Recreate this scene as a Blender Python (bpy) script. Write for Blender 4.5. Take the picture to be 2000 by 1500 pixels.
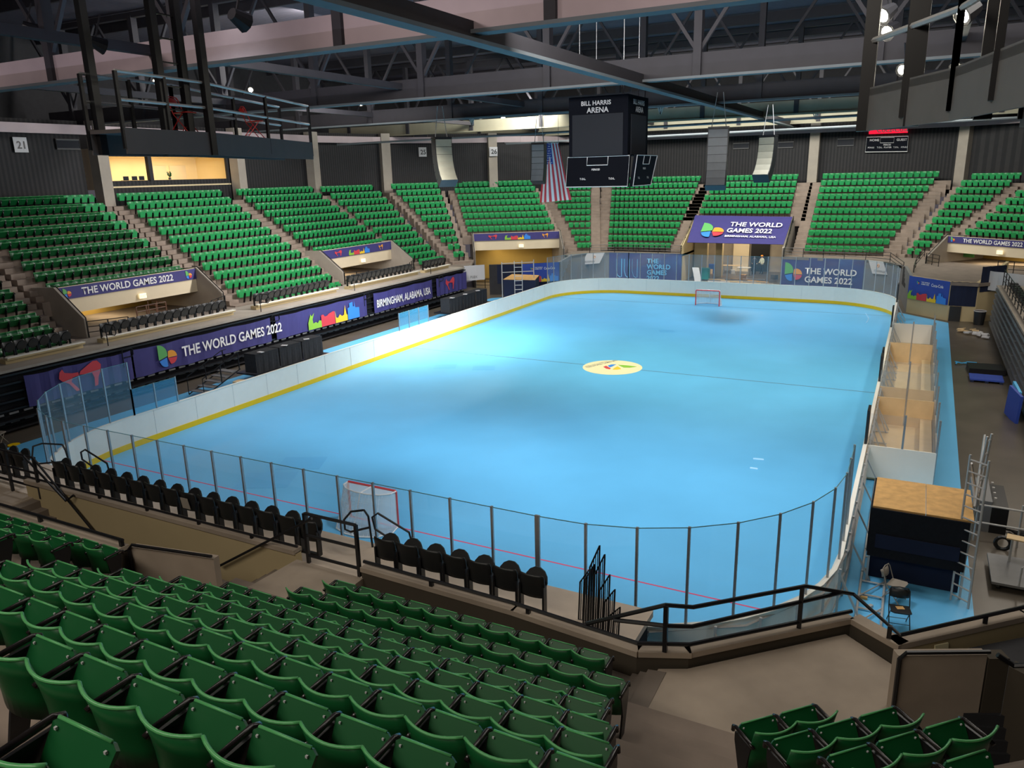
import bpy, bmesh, math, random
from mathutils import Vector, Matrix
import numpy as np
random.seed(7)
for o in list(bpy.data.objects): bpy.data.objects.remove(o)
SC = bpy.context.scene
COL = SC.collection
PI = math.pi
# ---------------------------------------------------------------- camera
CAM = np.array([13.3886, -36.5168, 9.8196]); YAW, PITCH, ROLL, FPX = -0.4859, -0.2677, -0.0246, 1500.2
_f = np.array([math.sin(YAW)*math.cos(PITCH), math.cos(YAW)*math.cos(PITCH), math.sin(PITCH)])
_r0 = np.array([math.cos(YAW), -math.sin(YAW), 0.0]); _u0 = np.cross(_r0, _f)
_r = _r0*math.cos(ROLL)+_u0*math.sin(ROLL); _u = -_r0*math.sin(ROLL)+_u0*math.cos(ROLL)
cd = bpy.data.cameras.new('camera'); cam = bpy.data.objects.new('camera', cd); COL.objects.link(cam)
cd.sensor_width = 36.0; cd.lens = 36*FPX/2000; cd.clip_start = .05; cd.clip_end = 300
M = Matrix.Identity(4)
for i in range(3):
    M[i][0] = _r[i]; M[i][1] = _u[i]; M[i][2] = -_f[i]; M[i][3] = CAM[i]
cam.matrix_world = M
SC.camera = cam
# measured sight lines: where a ray meets a real plane of the hall
def _d(u, v): return ((u-1000)/FPX)*_r-((v-750)/FPX)*_u+_f
def PZ(u, v, z=0.0):
    d = _d(u, v); return Vector(CAM+d*((z-CAM[2])/d[2]))
def PX(u, v, x):
    d = _d(u, v); return Vector(CAM+d*((x-CAM[0])/d[0]))
def PY(u, v, y):
    d = _d(u, v); return Vector(CAM+d*((y-CAM[1])/d[1]))
def PL(u, v, A, B):
    n = np.array([-(B[1]-A[1]), B[0]-A[0]]); d = _d(u, v)
    return Vector(CAM+d*(((np.array(A[:2])-CAM[:2])@n)/(d[:2]@n)))
# ---------------------------------------------------------------- world, view, lights
W = bpy.data.worlds.new('world'); SC.world = W; W.use_nodes = True
W.node_tree.nodes['Background'].inputs[0].default_value = (.62, .56, .66, 1)
W.node_tree.nodes['Background'].inputs[1].default_value = 0.09
SC.view_settings.view_transform = 'Standard'; SC.view_settings.look = 'None'
SC.view_settings.gamma = 1; SC.view_settings.use_curve_mapping = False
SC.view_settings.exposure = 0.38
def aim(o, p, t):
    o.location = p; o.rotation_euler = (Vector(t)-Vector(p)).to_track_quat('-Z', 'Y').to_euler()
def spot(name, p, t, power, color, ang=70, blend=.8, size=.35):
    l = bpy.data.lights.new(name, 'SPOT'); l.energy = power; l.color = color; l.spot_size = math.radians(ang)
    l.spot_blend = blend; l.shadow_soft_size = size
    o = bpy.data.objects.new(name, l); COL.objects.link(o); aim(o, p, t); return o
def area(name, p, t, power, color, sx, sy):
    l = bpy.data.lights.new(name, 'AREA'); l.energy = power; l.color = color; l.shape = 'RECTANGLE'; l.size = sx; l.size_y = sy
    o = bpy.data.objects.new(name, l); COL.objects.link(o); aim(o, p, t); return o
for i, (x, y, e, c) in enumerate([(-6, -17, 5600, (.93, .95, 1)), (6, -16, 6000, (.93, .96, 1)), (-6.5, 1, 6000, (1, 1, .80)), (6.5, 1, 6000, (1, 1, .82)), (-6, 13, 5000, (.96, .97, 1)), (6, 14, 5400, (.96, .97, 1))]):
    spot('rink_spotlight', (x, y, 16.2), (x*.92, y*1.03, 0), e, c, 78, 1.0, .8)
area('stand_light_left', (-17, 2, 15.6), (-28, 3, 5), 4600, (1, .96, .93), 1.5, 30)
area('stand_light_far', (1, 27, 15.6), (1, 37, 4), 4300, (1, .98, .90), 30, 1.5)
area('house_light_front', (3, -15.5, 14.9), (0, 30, 8), 2000, (1, .96, .92), 24, 1)
area('roof_haze_fill', (-4, -8, 13.9), (-4, -8, 30), 700, (.86, .80, 1), 40, 30)  # added lamp: purple fill that stands in for haze under the roof
area('near_corner_fill', (14.5, -17, 15.4), (14, -17, 0), 420, (1, .96, .9), 6, 6)  # added fill lamp that brightens the near right corner
area('near_house_light', (4, -40, 15.5), (8, -24.5, 1.0), 760, (1, .90, .78), 18, 1.5)
area('stand_light_far_left', (-16, 22, 15.6), (-24, 27, 5), 1300, (1, .98, .92), 6, 2)
area('stand_light_near', (7, -26, 15.0), (8, -31, 3), 200, (1, .92, .80), 18, 1.5)
area('stand_light_right', (20, 0, 15.6), (20, 0, 0), 1300, (1, .9, .76), 2, 36)
# ---------------------------------------------------------------- materials
def mat(name, col, rough=.6, metal=0, var=.06, scale=6, spec=.5, bump=0, emit=None, estr=0, alpha=None, trans=0, coords='Object'):
    m = bpy.data.materials.new(name); m.use_nodes = True
    nt = m.node_tree; b = nt.nodes['Principled BSDF']
    b.inputs['Roughness'].default_value = rough; b.inputs['Metallic'].default_value = metal
    b.inputs['Specular IOR Level'].default_value = spec
    if var:
        tc = nt.nodes.new('ShaderNodeTexCoord'); n = nt.nodes.new('ShaderNodeTexNoise'); n.inputs['Scale'].default_value = scale
        n.inputs['Detail'].default_value = 4
        nt.links.new(tc.outputs[coords], n.inputs['Vector'])
        r = nt.nodes.new('ShaderNodeMapRange'); r.inputs['To Min'].default_value = 1-var*2; r.inputs['To Max'].default_value = 1+var*2
        nt.links.new(n.outputs['Fac'], r.inputs['Value'])
        mx = nt.nodes.new('ShaderNodeVectorMath'); mx.operation = 'SCALE'; mx.inputs[0].default_value = col[:3]
        nt.links.new(r.outputs[0], mx.inputs['Scale']); nt.links.new(mx.outputs[0], b.inputs['Base Color'])
        if bump:
            bp = nt.nodes.new('ShaderNodeBump'); bp.inputs['Strength'].default_value = bump
            nt.links.new(n.outputs['Fac'], bp.inputs['Height']); nt.links.new(bp.outputs[0], b.inputs['Normal'])
    else: b.inputs['Base Color'].default_value = (*col[:3], 1)
    if emit: b.inputs['Emission Color'].default_value = (*emit, 1); b.inputs['Emission Strength'].default_value = estr
    if alpha is not None: b.inputs['Alpha'].default_value = alpha
    if trans: b.inputs['Transmission Weight'].default_value = trans
    return m
def lines_mat(name, c1, c2, scale, axis, rough=.8, width=.5, metal=0, dirt=.0):
    # parallel boards / ribs that run along the surface: a wave of two colours with noise
    m = mat(name, c1, rough, metal, 0); nt = m.node_tree; b = nt.nodes['Principled BSDF']
    tc = nt.nodes.new('ShaderNodeTexCoord'); w = nt.nodes.new('ShaderNodeTexWave'); w.bands_direction = 'DIAGONAL' if axis == 'V' else axis; w.inputs['Scale'].default_value = scale
    fz = nt.nodes.new('ShaderNodeVectorMath'); fz.operation = 'MULTIPLY'; fz.inputs[1].default_value = (1, 1, 0) if axis == 'V' else (1, 1, 1)
    nt.links.new(tc.outputs['Object'], fz.inputs[0]); nt.links.new(fz.outputs[0], w.inputs['Vector'])
    r = nt.nodes.new('ShaderNodeValToRGB'); r.color_ramp.elements[0].color = (*c1, 1); r.color_ramp.elements[1].color = (*c2, 1)
    r.color_ramp.elements[0].position = max(0, width-.1); r.color_ramp.elements[1].position = min(1, width+.1)
    nt.links.new(w.outputs['Fac'], r.inputs[0])
    n = nt.nodes.new('ShaderNodeTexNoise'); n.inputs['Scale'].default_value = 2.5; nt.links.new(tc.outputs['Object'], n.inputs['Vector'])
    mr = nt.nodes.new('ShaderNodeMapRange'); mr.inputs['To Min'].default_value = .8; mr.inputs['To Max'].default_value = 1.2
    nt.links.new(n.outputs['Fac'], mr.inputs['Value'])
    v = nt.nodes.new('ShaderNodeVectorMath'); v.operation = 'SCALE'; nt.links.new(r.outputs[0], v.inputs[0]); nt.links.new(mr.outputs[0], v.inputs['Scale'])
    nt.links.new(v.outputs[0], b.inputs['Base Color']); return m
MT = dict(
    rink=mat('blue_sport_tile', (.135, .50, .84), .38, 0, .07, .30, .45),
    board=mat('white_board', (.93, .90, .80), .4, 0, .02, 3),
    yellow=mat('yellow_kick', (.95, .62, .0), .4, 0, .03, 3),
    red=mat('red_paint', (.70, .03, .04), .4, 0, .03, 8),
    redline=mat('red_line', (.75, .06, .16), .5, 0, 0),
    greyline=mat('grey_line', (.10, .13, .22), .5, 0, 0),
    cream=mat('cream_vinyl', (.86, .77, .48), .5, 0, .02, 3),
    steel=mat('galvanised_steel', (.45, .46, .47), .42, .75, .08, 20),
    alu=mat('aluminium', (.55, .54, .52), .45, .35, .05, 15),
    blackm=mat('black_painted_metal', (.012, .012, .014), .35, .1, .05, 10),
    armm=mat('glossy_black_arm', (.015, .012, .012), .22, 0, 0), blackp=mat('black_plastic', (.014, .015, .016), .42, 0, .08, 9),
    blackf=mat('black_cloth', (.012, .013, .017), .9, 0, .15, 14, .2, .2),
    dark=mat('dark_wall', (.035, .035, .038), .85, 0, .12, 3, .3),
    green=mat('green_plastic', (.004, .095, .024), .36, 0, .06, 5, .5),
    greenf=mat('green_plastic_lit', (.022, .29, .085), .38, 0, .10, .9, .5),  # same seat plastic, with brighter stand light put into its colour
    conc=mat('brown_concrete', (.20, .165, .135), .85, 0, .14, 1.6, .3, .15),
    concl=mat('pale_concrete', (.36, .32, .27), .85, 0, .10, 1.3, .3, .1),
    floor=mat('hall_floor_concrete', (.105, .088, .068), .32, 0, .22, .7, .5, .03),
    tan=mat('tan_painted_wall', (.52, .42, .24), .75, 0, .04, 1.2, .3),
    beige=mat('beige_painted_wall', (.70, .60, .43), .75, 0, .04, 1.2, .3),
    ochre=mat('ochre_wall', (.48, .33, .09), .8, 0, .04, 1.2, .3),
    purple=mat('purple_banner', (.055, .05, .19), .6, 0, .06, 2.2, .3, .25),
    navy=mat('navy_cloth', (.012, .018, .045), .85, 0, .10, 2, .3),
    bluebn=mat('blue_banner', (.03, .07, .38), .5, 0, .03, 2),
    white=mat('white_print', (.82, .82, .82), .6, 0, 0),
    dimwhite=mat('grey_white_print', (.55, .55, .56), .6, 0, 0),
    pale=mat('pale_blue_print', (.16, .52, .85), .6, 0, 0),
    pgreen=mat('green_print', (.12, .42, .12), .6, 0, 0), lime=mat('lime_print', (.25, .52, .05), .6, 0, 0),
    porange=mat('orange_print', (.80, .34, .04), .6, 0, 0), pblue=mat('blue_print', (.04, .24, .75), .6, 0, 0),
    pred=mat('red_print', (.62, .05, .07), .6, 0, 0), pyel=mat('yellow_print', (.82, .55, .03), .6, 0, 0),
    ply=mat('plywood', (.62, .36, .13), .6, 0, .18, 5, .3, .05), plyl=mat('light_plywood', (.68, .50, .28), .55, 0, .07, 3, .3),
    redch=mat('red_steel_chair', (.62, .035, .03), .38, .1, .05, 9),
    beam=mat('mauve_steel', (.42, .34, .35), .55, .1, .06, 1.2), beamd=mat('dark_steel', (.026, .024, .029), .7, 0, .1, 2),
    beamb=mat('blue_grey_steel', (.13, .15, .16), .7, 0, .06, 2), beamo=mat('olive_steel', (.30, .28, .20), .6, .1, .06, 1.5),
    roof=lines_mat('roof_deck_haze', (.065, .060, .078), (.095, .088, .11), 1.2, 'Y', .9),  # purple-grey haze is mixed into the deck colour
    corr=lines_mat('dark_ribbed_cladding', (.012, .012, .014), (.026, .025, .026), 2.2, 'V', .8),
    lampg=mat('lamp_glow', (1, 1, .9), .5, 0, 0, emit=(1, .93, .72), estr=60), warm=mat('lit_sign_face', (.9, .9, .8), .5, 0, 0, emit=(1, .85, .5), estr=.6),
    exitg=mat('exit_green', (.3, .7, .3), .5, 0, 0, emit=(.35, .8, .3), estr=.9),
    signr=mat('red_lit_sign', (.7, .01, .03), .5, 0, 0, emit=(.9, .01, .04), estr=1.0),
    screen=mat('dark_screen', (.028, .03, .036), .85, 0, 0, spec=.15), scblack=mat('scoreboard_black', (.006, .007, .011), .9, 0, .05, 2, .1),
    dbrown=mat('brown_door', (.10, .04, .02), .5, 0, .1, 4), tanply=mat('tan_baffle_glow', (.55, .33, .16), .7, 0, .05, 3, emit=(.5, .28, .12), estr=.25),  # baffle is no lamp; its faint glow is added to brighten it
    roomw=mat('press_room_wall', (.80, .66, .40), .7, 0, .02, 1), orange=mat('orange_fabric', (.85, .25, .03), .8, 0, 0),
    skin=mat('skin', (.55, .33, .24), .6, 0, 0), jeans=mat('dark_trousers', (.03, .035, .05), .8, 0, .1, 9), hivis=mat('pale_vest', (.65, .75, .65), .8, 0, .1, 9),
    teal=mat('teal_plastic', (.02, .25, .22), .5, 0, .05, 4), ltblue=mat('light_blue_plastic', (.08, .45, .80), .45, 0, .04, 4),
    grey=mat('mid_grey_paint', (.20, .20, .20), .5, .2, .06, 4), trussw=mat('speaker_grey', (.26, .25, .19), .6, .1, .06, 4),
    toe=mat('dark_grey_platform', (.10, .09, .092), .6, .1, .05, 3), cork=mat('beige_chair', (.35, .30, .24), .5, .1, .04, 4), net=None, glass=None)
def glass_mat(name, tint, mixf, rough=.06):
    m = bpy.data.materials.new(name); m.use_nodes = True; nt = m.node_tree; nt.nodes.clear()
    out = nt.nodes.new('ShaderNodeOutputMaterial'); tr = nt.nodes.new('ShaderNodeBsdfTransparent'); gl = nt.nodes.new('ShaderNodeBsdfGlossy')
    df = nt.nodes.new('ShaderNodeBsdfDiffuse'); df.inputs[0].default_value = (*tint, 1); gl.inputs['Roughness'].default_value = rough; gl.inputs[0].default_value = (.8, .85, .9, 1)
    fr = nt.nodes.new('ShaderNodeValue'); fr.outputs[0].default_value = .05
    a = nt.nodes.new('ShaderNodeMixShader'); b = nt.nodes.new('ShaderNodeMixShader'); a.inputs[0].default_value = mixf
    nt.links.new(tr.outputs[0], a.inputs[1]); nt.links.new(df.outputs[0], a.inputs[2]); nt.links.new(fr.outputs[0], b.inputs[0])
    nt.links.new(a.outputs[0], b.inputs[1]); nt.links.new(gl.outputs[0], b.inputs[2]); nt.links.new(b.outputs[0], out.inputs[0]); return m
MT['glass'] = glass_mat('rink_glass', (.35, .60, .75), .13)
MT['film'] = glass_mat('blue_film_glass', (.10, .42, .70), .42)
def net_mat():
    m = bpy.data.materials.new('white_netting'); m.use_nodes = True; nt = m.node_tree; b = nt.nodes['Principled BSDF']
    b.inputs['Base Color'].default_value = (.85, .85, .85, 1); b.inputs['Alpha'].default_value = .5; return m
MT['net'] = net_mat()
# ---------------------------------------------------------------- mesh building
class MB:
    def __init__(s): s.v = []; s.f = []
    def raw(s, vs, fs):
        n = len(s.v); s.v += [tuple(v) for v in vs]; s.f += [tuple(i+n for i in f) for f in fs]; return s
    def box(s, c, d, rz=0, tilt=0):
        hx, hy, hz = d[0]/2, d[1]/2, d[2]/2; R = Matrix.Rotation(rz, 3, 'Z') @ Matrix.Rotation(tilt, 3, 'X')
        vs = [Vector(c)+R @ Vector((x*hx, y*hy, z*hz)) for x in (-1, 1) for y in (-1, 1) for z in (-1, 1)]
        return s.raw(vs, [(0, 1, 3, 2), (4, 6, 7, 5), (0, 4, 5, 1), (2, 3, 7, 6), (0, 2, 6, 4), (1, 5, 7, 3)])
    def bb(s, a, b): return s.box([(a[i]+b[i])/2 for i in range(3)], [abs(b[i]-a[i]) for i in range(3)])
    def bar(s, p, q, w, h=None, up=(0, 0, 1)):
        p, q = Vector(p), Vector(q); h = h or w; t = (q-p).normalized(); sd = t.cross(Vector(up))
        if sd.length < 1e-3: sd = t.cross(Vector((0, 1, 0)))
        sd.normalize(); u = sd.cross(t)
        vs = [e+sd*a*w/2+u*b*h/2 for e in (p, q) for a, b in ((-1, -1), (1, -1), (1, 1), (-1, 1))]
        return s.raw(vs, [(3, 2, 1, 0), (4, 5, 6, 7), (0, 1, 5, 4), (1, 2, 6, 5), (2, 3, 7, 6), (3, 0, 4, 7)])
    def tube(s, pts, r, n=6, closed=False):
        pts = [Vector(p) for p in pts]; rings = []; m = len(pts); prev = None
        for i, p in enumerate(pts):
            a = pts[i-1] if (i > 0 or closed) else p; b = pts[(i+1) % m] if (i < m-1 or closed) else p
            t = (b-a).normalized(); ref = Vector((0, 0, 1)) if abs(t.z) < .95 else Vector((0, 1, 0))
            if prev is not None:
                x = prev-t*prev.dot(t)
                x = x.normalized() if x.length > .05 else t.cross(ref).normalized()
            else: x = t.cross(ref).normalized()
            prev = x; y = t.cross(x)
            rr = r[i] if isinstance(r, (list, tuple)) else r
            rings.append([p+(x*math.cos(2*PI*k/n)+y*math.sin(2*PI*k/n))*rr for k in range(n)])
        vs = [v for g in rings for v in g]; fs = []
        for i in range(m if closed else m-1):
            j = (i+1) % m
            for k in range(n): fs.append((i*n+k, i*n+(k+1) % n, j*n+(k+1) % n, j*n+k))
        if not closed: fs += [tuple(range(n))[::-1], tuple((m-1)*n+k for k in range(n))]
        return s.raw(vs, fs)
    def prism(s, poly, z0, z1):
        n = len(poly); vs = [(p[0], p[1], z0) for p in poly]+[(p[0], p[1], z1) for p in poly]
        fs = [tuple(range(n))[::-1], tuple(range(n, 2*n))]+[(i, (i+1) % n, n+(i+1) % n, n+i) for i in range(n)]
        return s.raw(vs, fs)
    def slab(s, pts, nrm, th):          # polygon in space given a thickness
        n = len(pts); k = Vector(nrm).normalized()*th; vs = [Vector(p) for p in pts]+[Vector(p)+k for p in pts]
        return s.raw(vs, [tuple(range(n))[::-1], tuple(range(n, 2*n))]+[(i, (i+1) % n, n+(i+1) % n, n+i) for i in range(n)])
    def wall(s, pts, z0, z1, th):        # polyline wall, offset to its left by th
        L = [Vector((p[0], p[1], 0)) for p in pts]; off = []
        for i, p in enumerate(L):
            t = ((L[min(i+1, len(L)-1)]-p).normalized()+(p-L[max(i-1, 0)]).normalized()).normalized(); nn = Vector((-t.y, t.x, 0)); off.append(p+nn*th)
        for i in range(len(L)-1):
            zz0 = z0[i] if isinstance(z0, list) else z0; za = z1[i] if isinstance(z1, list) else z1; zb = z1[i+1] if isinstance(z1, list) else z1
            a, b, c, d = L[i], L[i+1], off[i+1], off[i]
            s.raw([(a.x, a.y, zz0), (b.x, b.y, zz0), (c.x, c.y, zz0), (d.x, d.y, zz0), (a.x, a.y, za), (b.x, b.y, zb), (c.x, c.y, zb), (d.x, d.y, za)],
                  [(3, 2, 1, 0), (4, 5, 6, 7), (0, 1, 5, 4), (1, 2, 6, 5), (2, 3, 7, 6), (3, 0, 4, 7)])
        return s
    def mesh(s, name, m, smooth=False):
        me = bpy.data.meshes.new(name); me.from_pydata(s.v, [], s.f); me.materials.append(m if not isinstance(m, str) else MT[m])
        bm = bmesh.new(); bm.from_mesh(me); bmesh.ops.recalc_face_normals(bm, faces=bm.faces); bm.to_mesh(me); bm.free()
        if smooth:
            for p in me.polygons: p.use_smooth = True
        return me
    def build(s, name, m, parent=None, smooth=False):
        o = bpy.data.objects.new(name, s.mesh(name, m, smooth)); COL.objects.link(o)
        if parent: o.parent = parent
        return o
def tag(o, label, cat, group=None, kind=None):
    o['label'] = label; o['category'] = cat
    if group: o['group'] = group
    if kind: o['kind'] = kind
    return o
def struct(o, label=None):
    o['kind'] = 'structure'
    if label: o['label'] = label
    return o
def thing(name, label, cat, loc=(0, 0, 0), rz=0, group=None):
    o = bpy.data.objects.new(name, None); COL.objects.link(o); o.location = loc; o.rotation_euler = (0, 0, rz); o.empty_display_size = .1
    return tag(o, label, cat, group)
def dup(root, loc, rz, label, group=None):
    r = root.copy(); COL.objects.link(r); r.location = loc; r.rotation_euler = (0, 0, rz); r['label'] = label
    if group: r['group'] = group
    for ch in root.children:
        c = ch.copy(); COL.objects.link(c); c.parent = r
        for g in ch.children: d = g.copy(); COL.objects.link(d); d.parent = c
    return r
ORD = ['first', 'second', 'third', 'fourth', 'fifth', 'sixth', 'seventh', 'eighth', 'ninth', 'tenth', 'eleventh', 'twelfth', 'thirteenth', 'fourteenth', 'fifteenth', 'sixteenth', 'seventeenth', 'eighteenth', 'nineteenth', 'twentieth', 'twenty-first', 'twenty-second', 'twenty-third', 'twenty-fourth', 'twenty-fifth', 'twenty-sixth', 'twenty-seventh', 'twenty-eighth', 'twenty-ninth', 'thirtieth']
_FC = {}
def text(s, h, org, ux, uy, m, parent, bold=.012, name='lettering', align='LEFT', sx=1.0, ex=.004):
    key = (s, bold, align)
    if key not in _FC:
        c = bpy.data.curves.new('t', 'FONT'); c.body = s; c.size = 1; c.offset = bold; c.align_x = align; c.resolution_u = 3
        o = bpy.data.objects.new('t', c); COL.objects.link(o); dg = bpy.context.evaluated_depsgraph_get()
        _FC[key] = bpy.data.meshes.new_from_object(o.evaluated_get(dg)); bpy.data.objects.remove(o)
    me = _FC[key].copy(); ux = Vector(ux).normalized(); uy = Vector(uy).normalized(); n = ux.cross(uy)
    k = h/.72
    for v in me.vertices: v.co = Vector(org)+ux*v.co.x*k*sx+uy*v.co.y*k+n*ex
    me.materials.clear(); me.materials.append(MT[m]); me.name = name
    o = bpy.data.objects.new(name, me); COL.objects.link(o)
    if parent: o.parent = parent
    return o
def shape(pts, org, ux, uy, m, parent, name='print', ex=.004):
    ux = Vector(ux).normalized(); uy = Vector(uy).normalized(); n = ux.cross(uy); mb = MB()
    mb.raw([Vector(org)+ux*a+uy*b+n*ex for a, b in pts], [tuple(range(len(pts)))])
    return mb.build(name, m, parent)
def arc(cx, cy, r, a0, a1, n=10): return [(cx+r*math.cos(math.radians(a0+(a1-a0)*i/n)), cy+r*math.sin(math.radians(a0+(a1-a0)*i/n))) for i in range(n+1)]
def emblem(org, ux, uy, S, parent, ex=.004):
    # green leaf with a ball cut into orange, blue and red pieces
    S = float(S)
    sh = lambda P, m: shape([(a*S, b*S) for a, b in P], org, ux, uy, m, parent, 'emblem_piece', ex)
    sh([(0, .35), (0, 1)]+arc(.0, .55, .45, 88, -12, 8), 'pgreen')
    sh([(.46, .38)]+arc(.62, .38, .30, 60, 115, 5)[::-1]+arc(.62, .38, .30, 0, 60, 5)[::-1][:1]+arc(.62, .38, .30, 60, 0, 6)+[(.62, .38)], 'porange')
    sh([(.02, .30), (.40, .40), (.42, .02)]+arc(.35, .30, .30, 270, 200, 5), 'pblue')
    sh([(.46, .36), (.90, .34)]+arc(.62, .38, .30, 0, -100, 8), 'pred')
def skyline(org, ux, uy, L, H, parent, ex=.004, sub=True):
    # printed city skyline: green statue, red blocks, yellow towers, blue block
    sh = lambda P, m: shape([(a*L, b*H) for a, b in P], org, ux, uy, m, parent, 'skyline_print', ex)
    sh([(0, 0), (0, .45), (.03, .75), (.05, .95), (.07, .8), (.12, 1.0), (.08, .6), (.09, .35), (.14, .4), (.17, .3), (.2, .45), (.24, .4), (.24, 0)], 'lime')
    sh([(.24, 0), (.24, .72), (.28, .75), (.31, .6), (.36, .62), (.38, .7), (.42, .75), (.47, .8), (.5, .78), (.5, 0)], 'pred')
    sh([(.51, 0), (.51, .8), (.525, .35), (.56, .3), (.6, .5), (.64, .35), (.68, .4), (.71, 1.0), (.73, .4), (.75, .35), (.75, 0)], 'pyel')
    sh([(.76, 0), (.76, .75), (.80, .8), (.80, 1.05), (.87, 1.1), (.87, .8), (.9, .78), (.9, 1.15), (.92, .7), (1, .65), (1, 0)], 'pblue')
def wrestlers(org, ux, uy, L, H, parent, m='pred', ex=.004):
    sh = lambda P: shape([(a*L, b*H) for a, b in P], org, ux, uy, m, parent, 'figure_print', ex)
    sh([(0, .62), (.03, .85), (.1, .95), (.14, .8), (.3, .72), (.45, .7), (.45, .58), (.3, .55), (.26, .4), (.38, .12), (.42, 0), (.34, 0), (.2, .35), (.06, .5)])
    sh([(.46, .6), (.5, .72), (.7, .9), (.82, 1.0), (.92, .98), (1, .8), (.97, .55), (.9, .35), (.86, .02), (.78, 0), (.8, .35), (.76, .55), (.6, .56)])
# ---------------------------------------------------------------- hall floor and rink
HX, HL, HR = 12.5, 24.0, 5.0; BH = 1.216
struct(MB().bb((-24, -34, -.3), (24, 52, 0)).build('floor', 'floor'), 'worn dark concrete hall floor around the rink')
rk = MB().prism([(-17.15, -25.2), (15.35, -25.2), (15.35, -10), (15.6, 18.8), (10, 24.4), (-10, 24.4), (-17.15, 18)], .0, .012).build('rink_floor', 'rink')
struct(rk, 'blue interlocking sport tile floor of the rink')
def rrect(hx, hy, r, n=10):
    P = []
    for cx, cy, a0 in ((hx-r, hy-r, 0), (-hx+r, hy-r, 90), (-hx+r, -hy+r, 180), (hx-r, -hy+r, 270)): P += arc(cx, cy, r, a0, a0+90, n)
    return P
zf = .013
for y, n in ((-20.08, 'goal_line'), (20.08, 'goal_line')): MB().bb((-12.4, y-.025, zf-.004), (12.4, y+.025, zf+.002)).build(n, 'redline' if y < 0 else 'greyline', rk)
MB().bb((-12.4, -.03, zf-.004), (12.4, .03, zf+.002)).build('centre_line', 'greyline', rk)
MB().prism(arc(0, 0, 1.53, 0, 360, 64)[:-1], zf-.002, zf+.004).build('centre_emblem_disc', 'cream', rk)
ex_, ey_ = Vector((.62, .78, 0)), Vector((-.78, .62, 0))
def leaf(p, q, w, m, n=8):
    p, q = Vector(p), Vector(q); d = q-p; s = Vector((-d.y, d.x))*w
    pts = [p+d*(i/n)+s*math.sin(PI*i/n) for i in range(n+1)]+[p+d*(i/n)-s*math.sin(PI*i/n)*.8 for i in range(n-1, 0, -1)]
    shape([(a.x, a.y) for a in pts], (0, 0, zf+.004), (1, 0, 0), (0, 1, 0), m, rk, 'emblem_petal', .002)
for P_, m_ in (([(1207, 713), (1225, 714.2), (1245, 716.8), (1230, 718.8), (1218, 718.6), (1212, 716)], 'lime'), ([(1206, 716), (1211, 719), (1213, 721.5), (1205, 722.8), (1196, 722.6), (1200, 719)], 'pyel'), ([(1187, 714.5), (1194, 712.5), (1204, 712.2), (1196, 716.6), (1191, 718.4)], 'pblue'), ([(1178, 717), (1184, 715), (1188, 717.5), (1193, 720), (1191, 722), (1184, 720.7)], 'pred')):
    w_ = [PZ(u, v, 0) for u, v in P_]; shape([(q.x, q.y) for q in w_], (0, 0, zf+.004), (1, 0, 0), (0, 1, 0), m_, rk, 'emblem_petal', .002)
text('THE WORLD GAMES 2022', .16, (-1.12, -.62, zf+.005), (.38, .92, 0), (-.92, .38, 0), 'grey', rk, .01, 'emblem_lettering', sx=.9)
text('BIRMINGHAM, ALABAMA, USA', .09, (-1.30, -.45, zf+.005), (.38, .92, 0), (-.92, .38, 0), 'grey', rk, .005, 'emblem_lettering')
pt = mat('darker_blue_tile', (.11, .45, .80), .35, 0, 0); MT['tiled'] = pt
for (u, v, a) in ((870, 716, .9), (945, 719, .9), (590, 905, 1.2), (520, 938, 1.4), (1302, 647, .7)):
    p = PZ(u, v, 0); MB().box((p.x, p.y, zf), (a*1.3, a, .004), .45).build('tile_patch', 'tiled', rk)
MT['scuff'] = mat('scuffed_tile', (.30, .62, .90), .5, 0, 0)
for k, (pts) in enumerate([[(1691, 612), (1697, 622), (1692, 631)], [(1471, 896), (1492, 898)], [(1465, 914), (1480, 916)]]):
    MB().tube([PZ(u, v, zf) for u, v in pts], .04, 4).build('scuff_mark', 'scuff', rk)
# boards: right side has no board between the near corner and the open door, as built: full ring
ring_i, ring_o = rrect(HX, HL, HR), rrect(HX+.07, HL+.07, HR+.07)
def ringmesh(a, b, z0, z1):
    n = len(a); mb = MB(); vs = [(p[0], p[1], z) for z in (z0, z1) for P in (a, b) for p in P]
    fs = []
    for i in range(n):
        j = (i+1) % n
        fs += [(i, j, 2*n+j, 2*n+i), (n+j, n+i, 3*n+i, 3*n+j), (2*n+i, 2*n+j, 3*n+j, 3*n+i), (i, n+i, n+j, j)]
    return mb.raw(vs, fs)
db = ringmesh(ring_i, ring_o, .0, BH).build('dasher_boards', 'board')
tag(db, 'white rounded dasher boards with a yellow kick strip around the blue rink', 'rink boards')
ringmesh(rrect(HX-.012, HL-.012, HR-.012), rrect(HX+.001, HL+.001, HR+.001), .013, .235).build('kick_strip', 'yellow', db)
ringmesh(rrect(HX-.015, HL-.015, HR-.015), rrect(HX+.10, HL+.10, HR+.10), BH, BH+.02).build('cap_rail', 'board', db)
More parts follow.
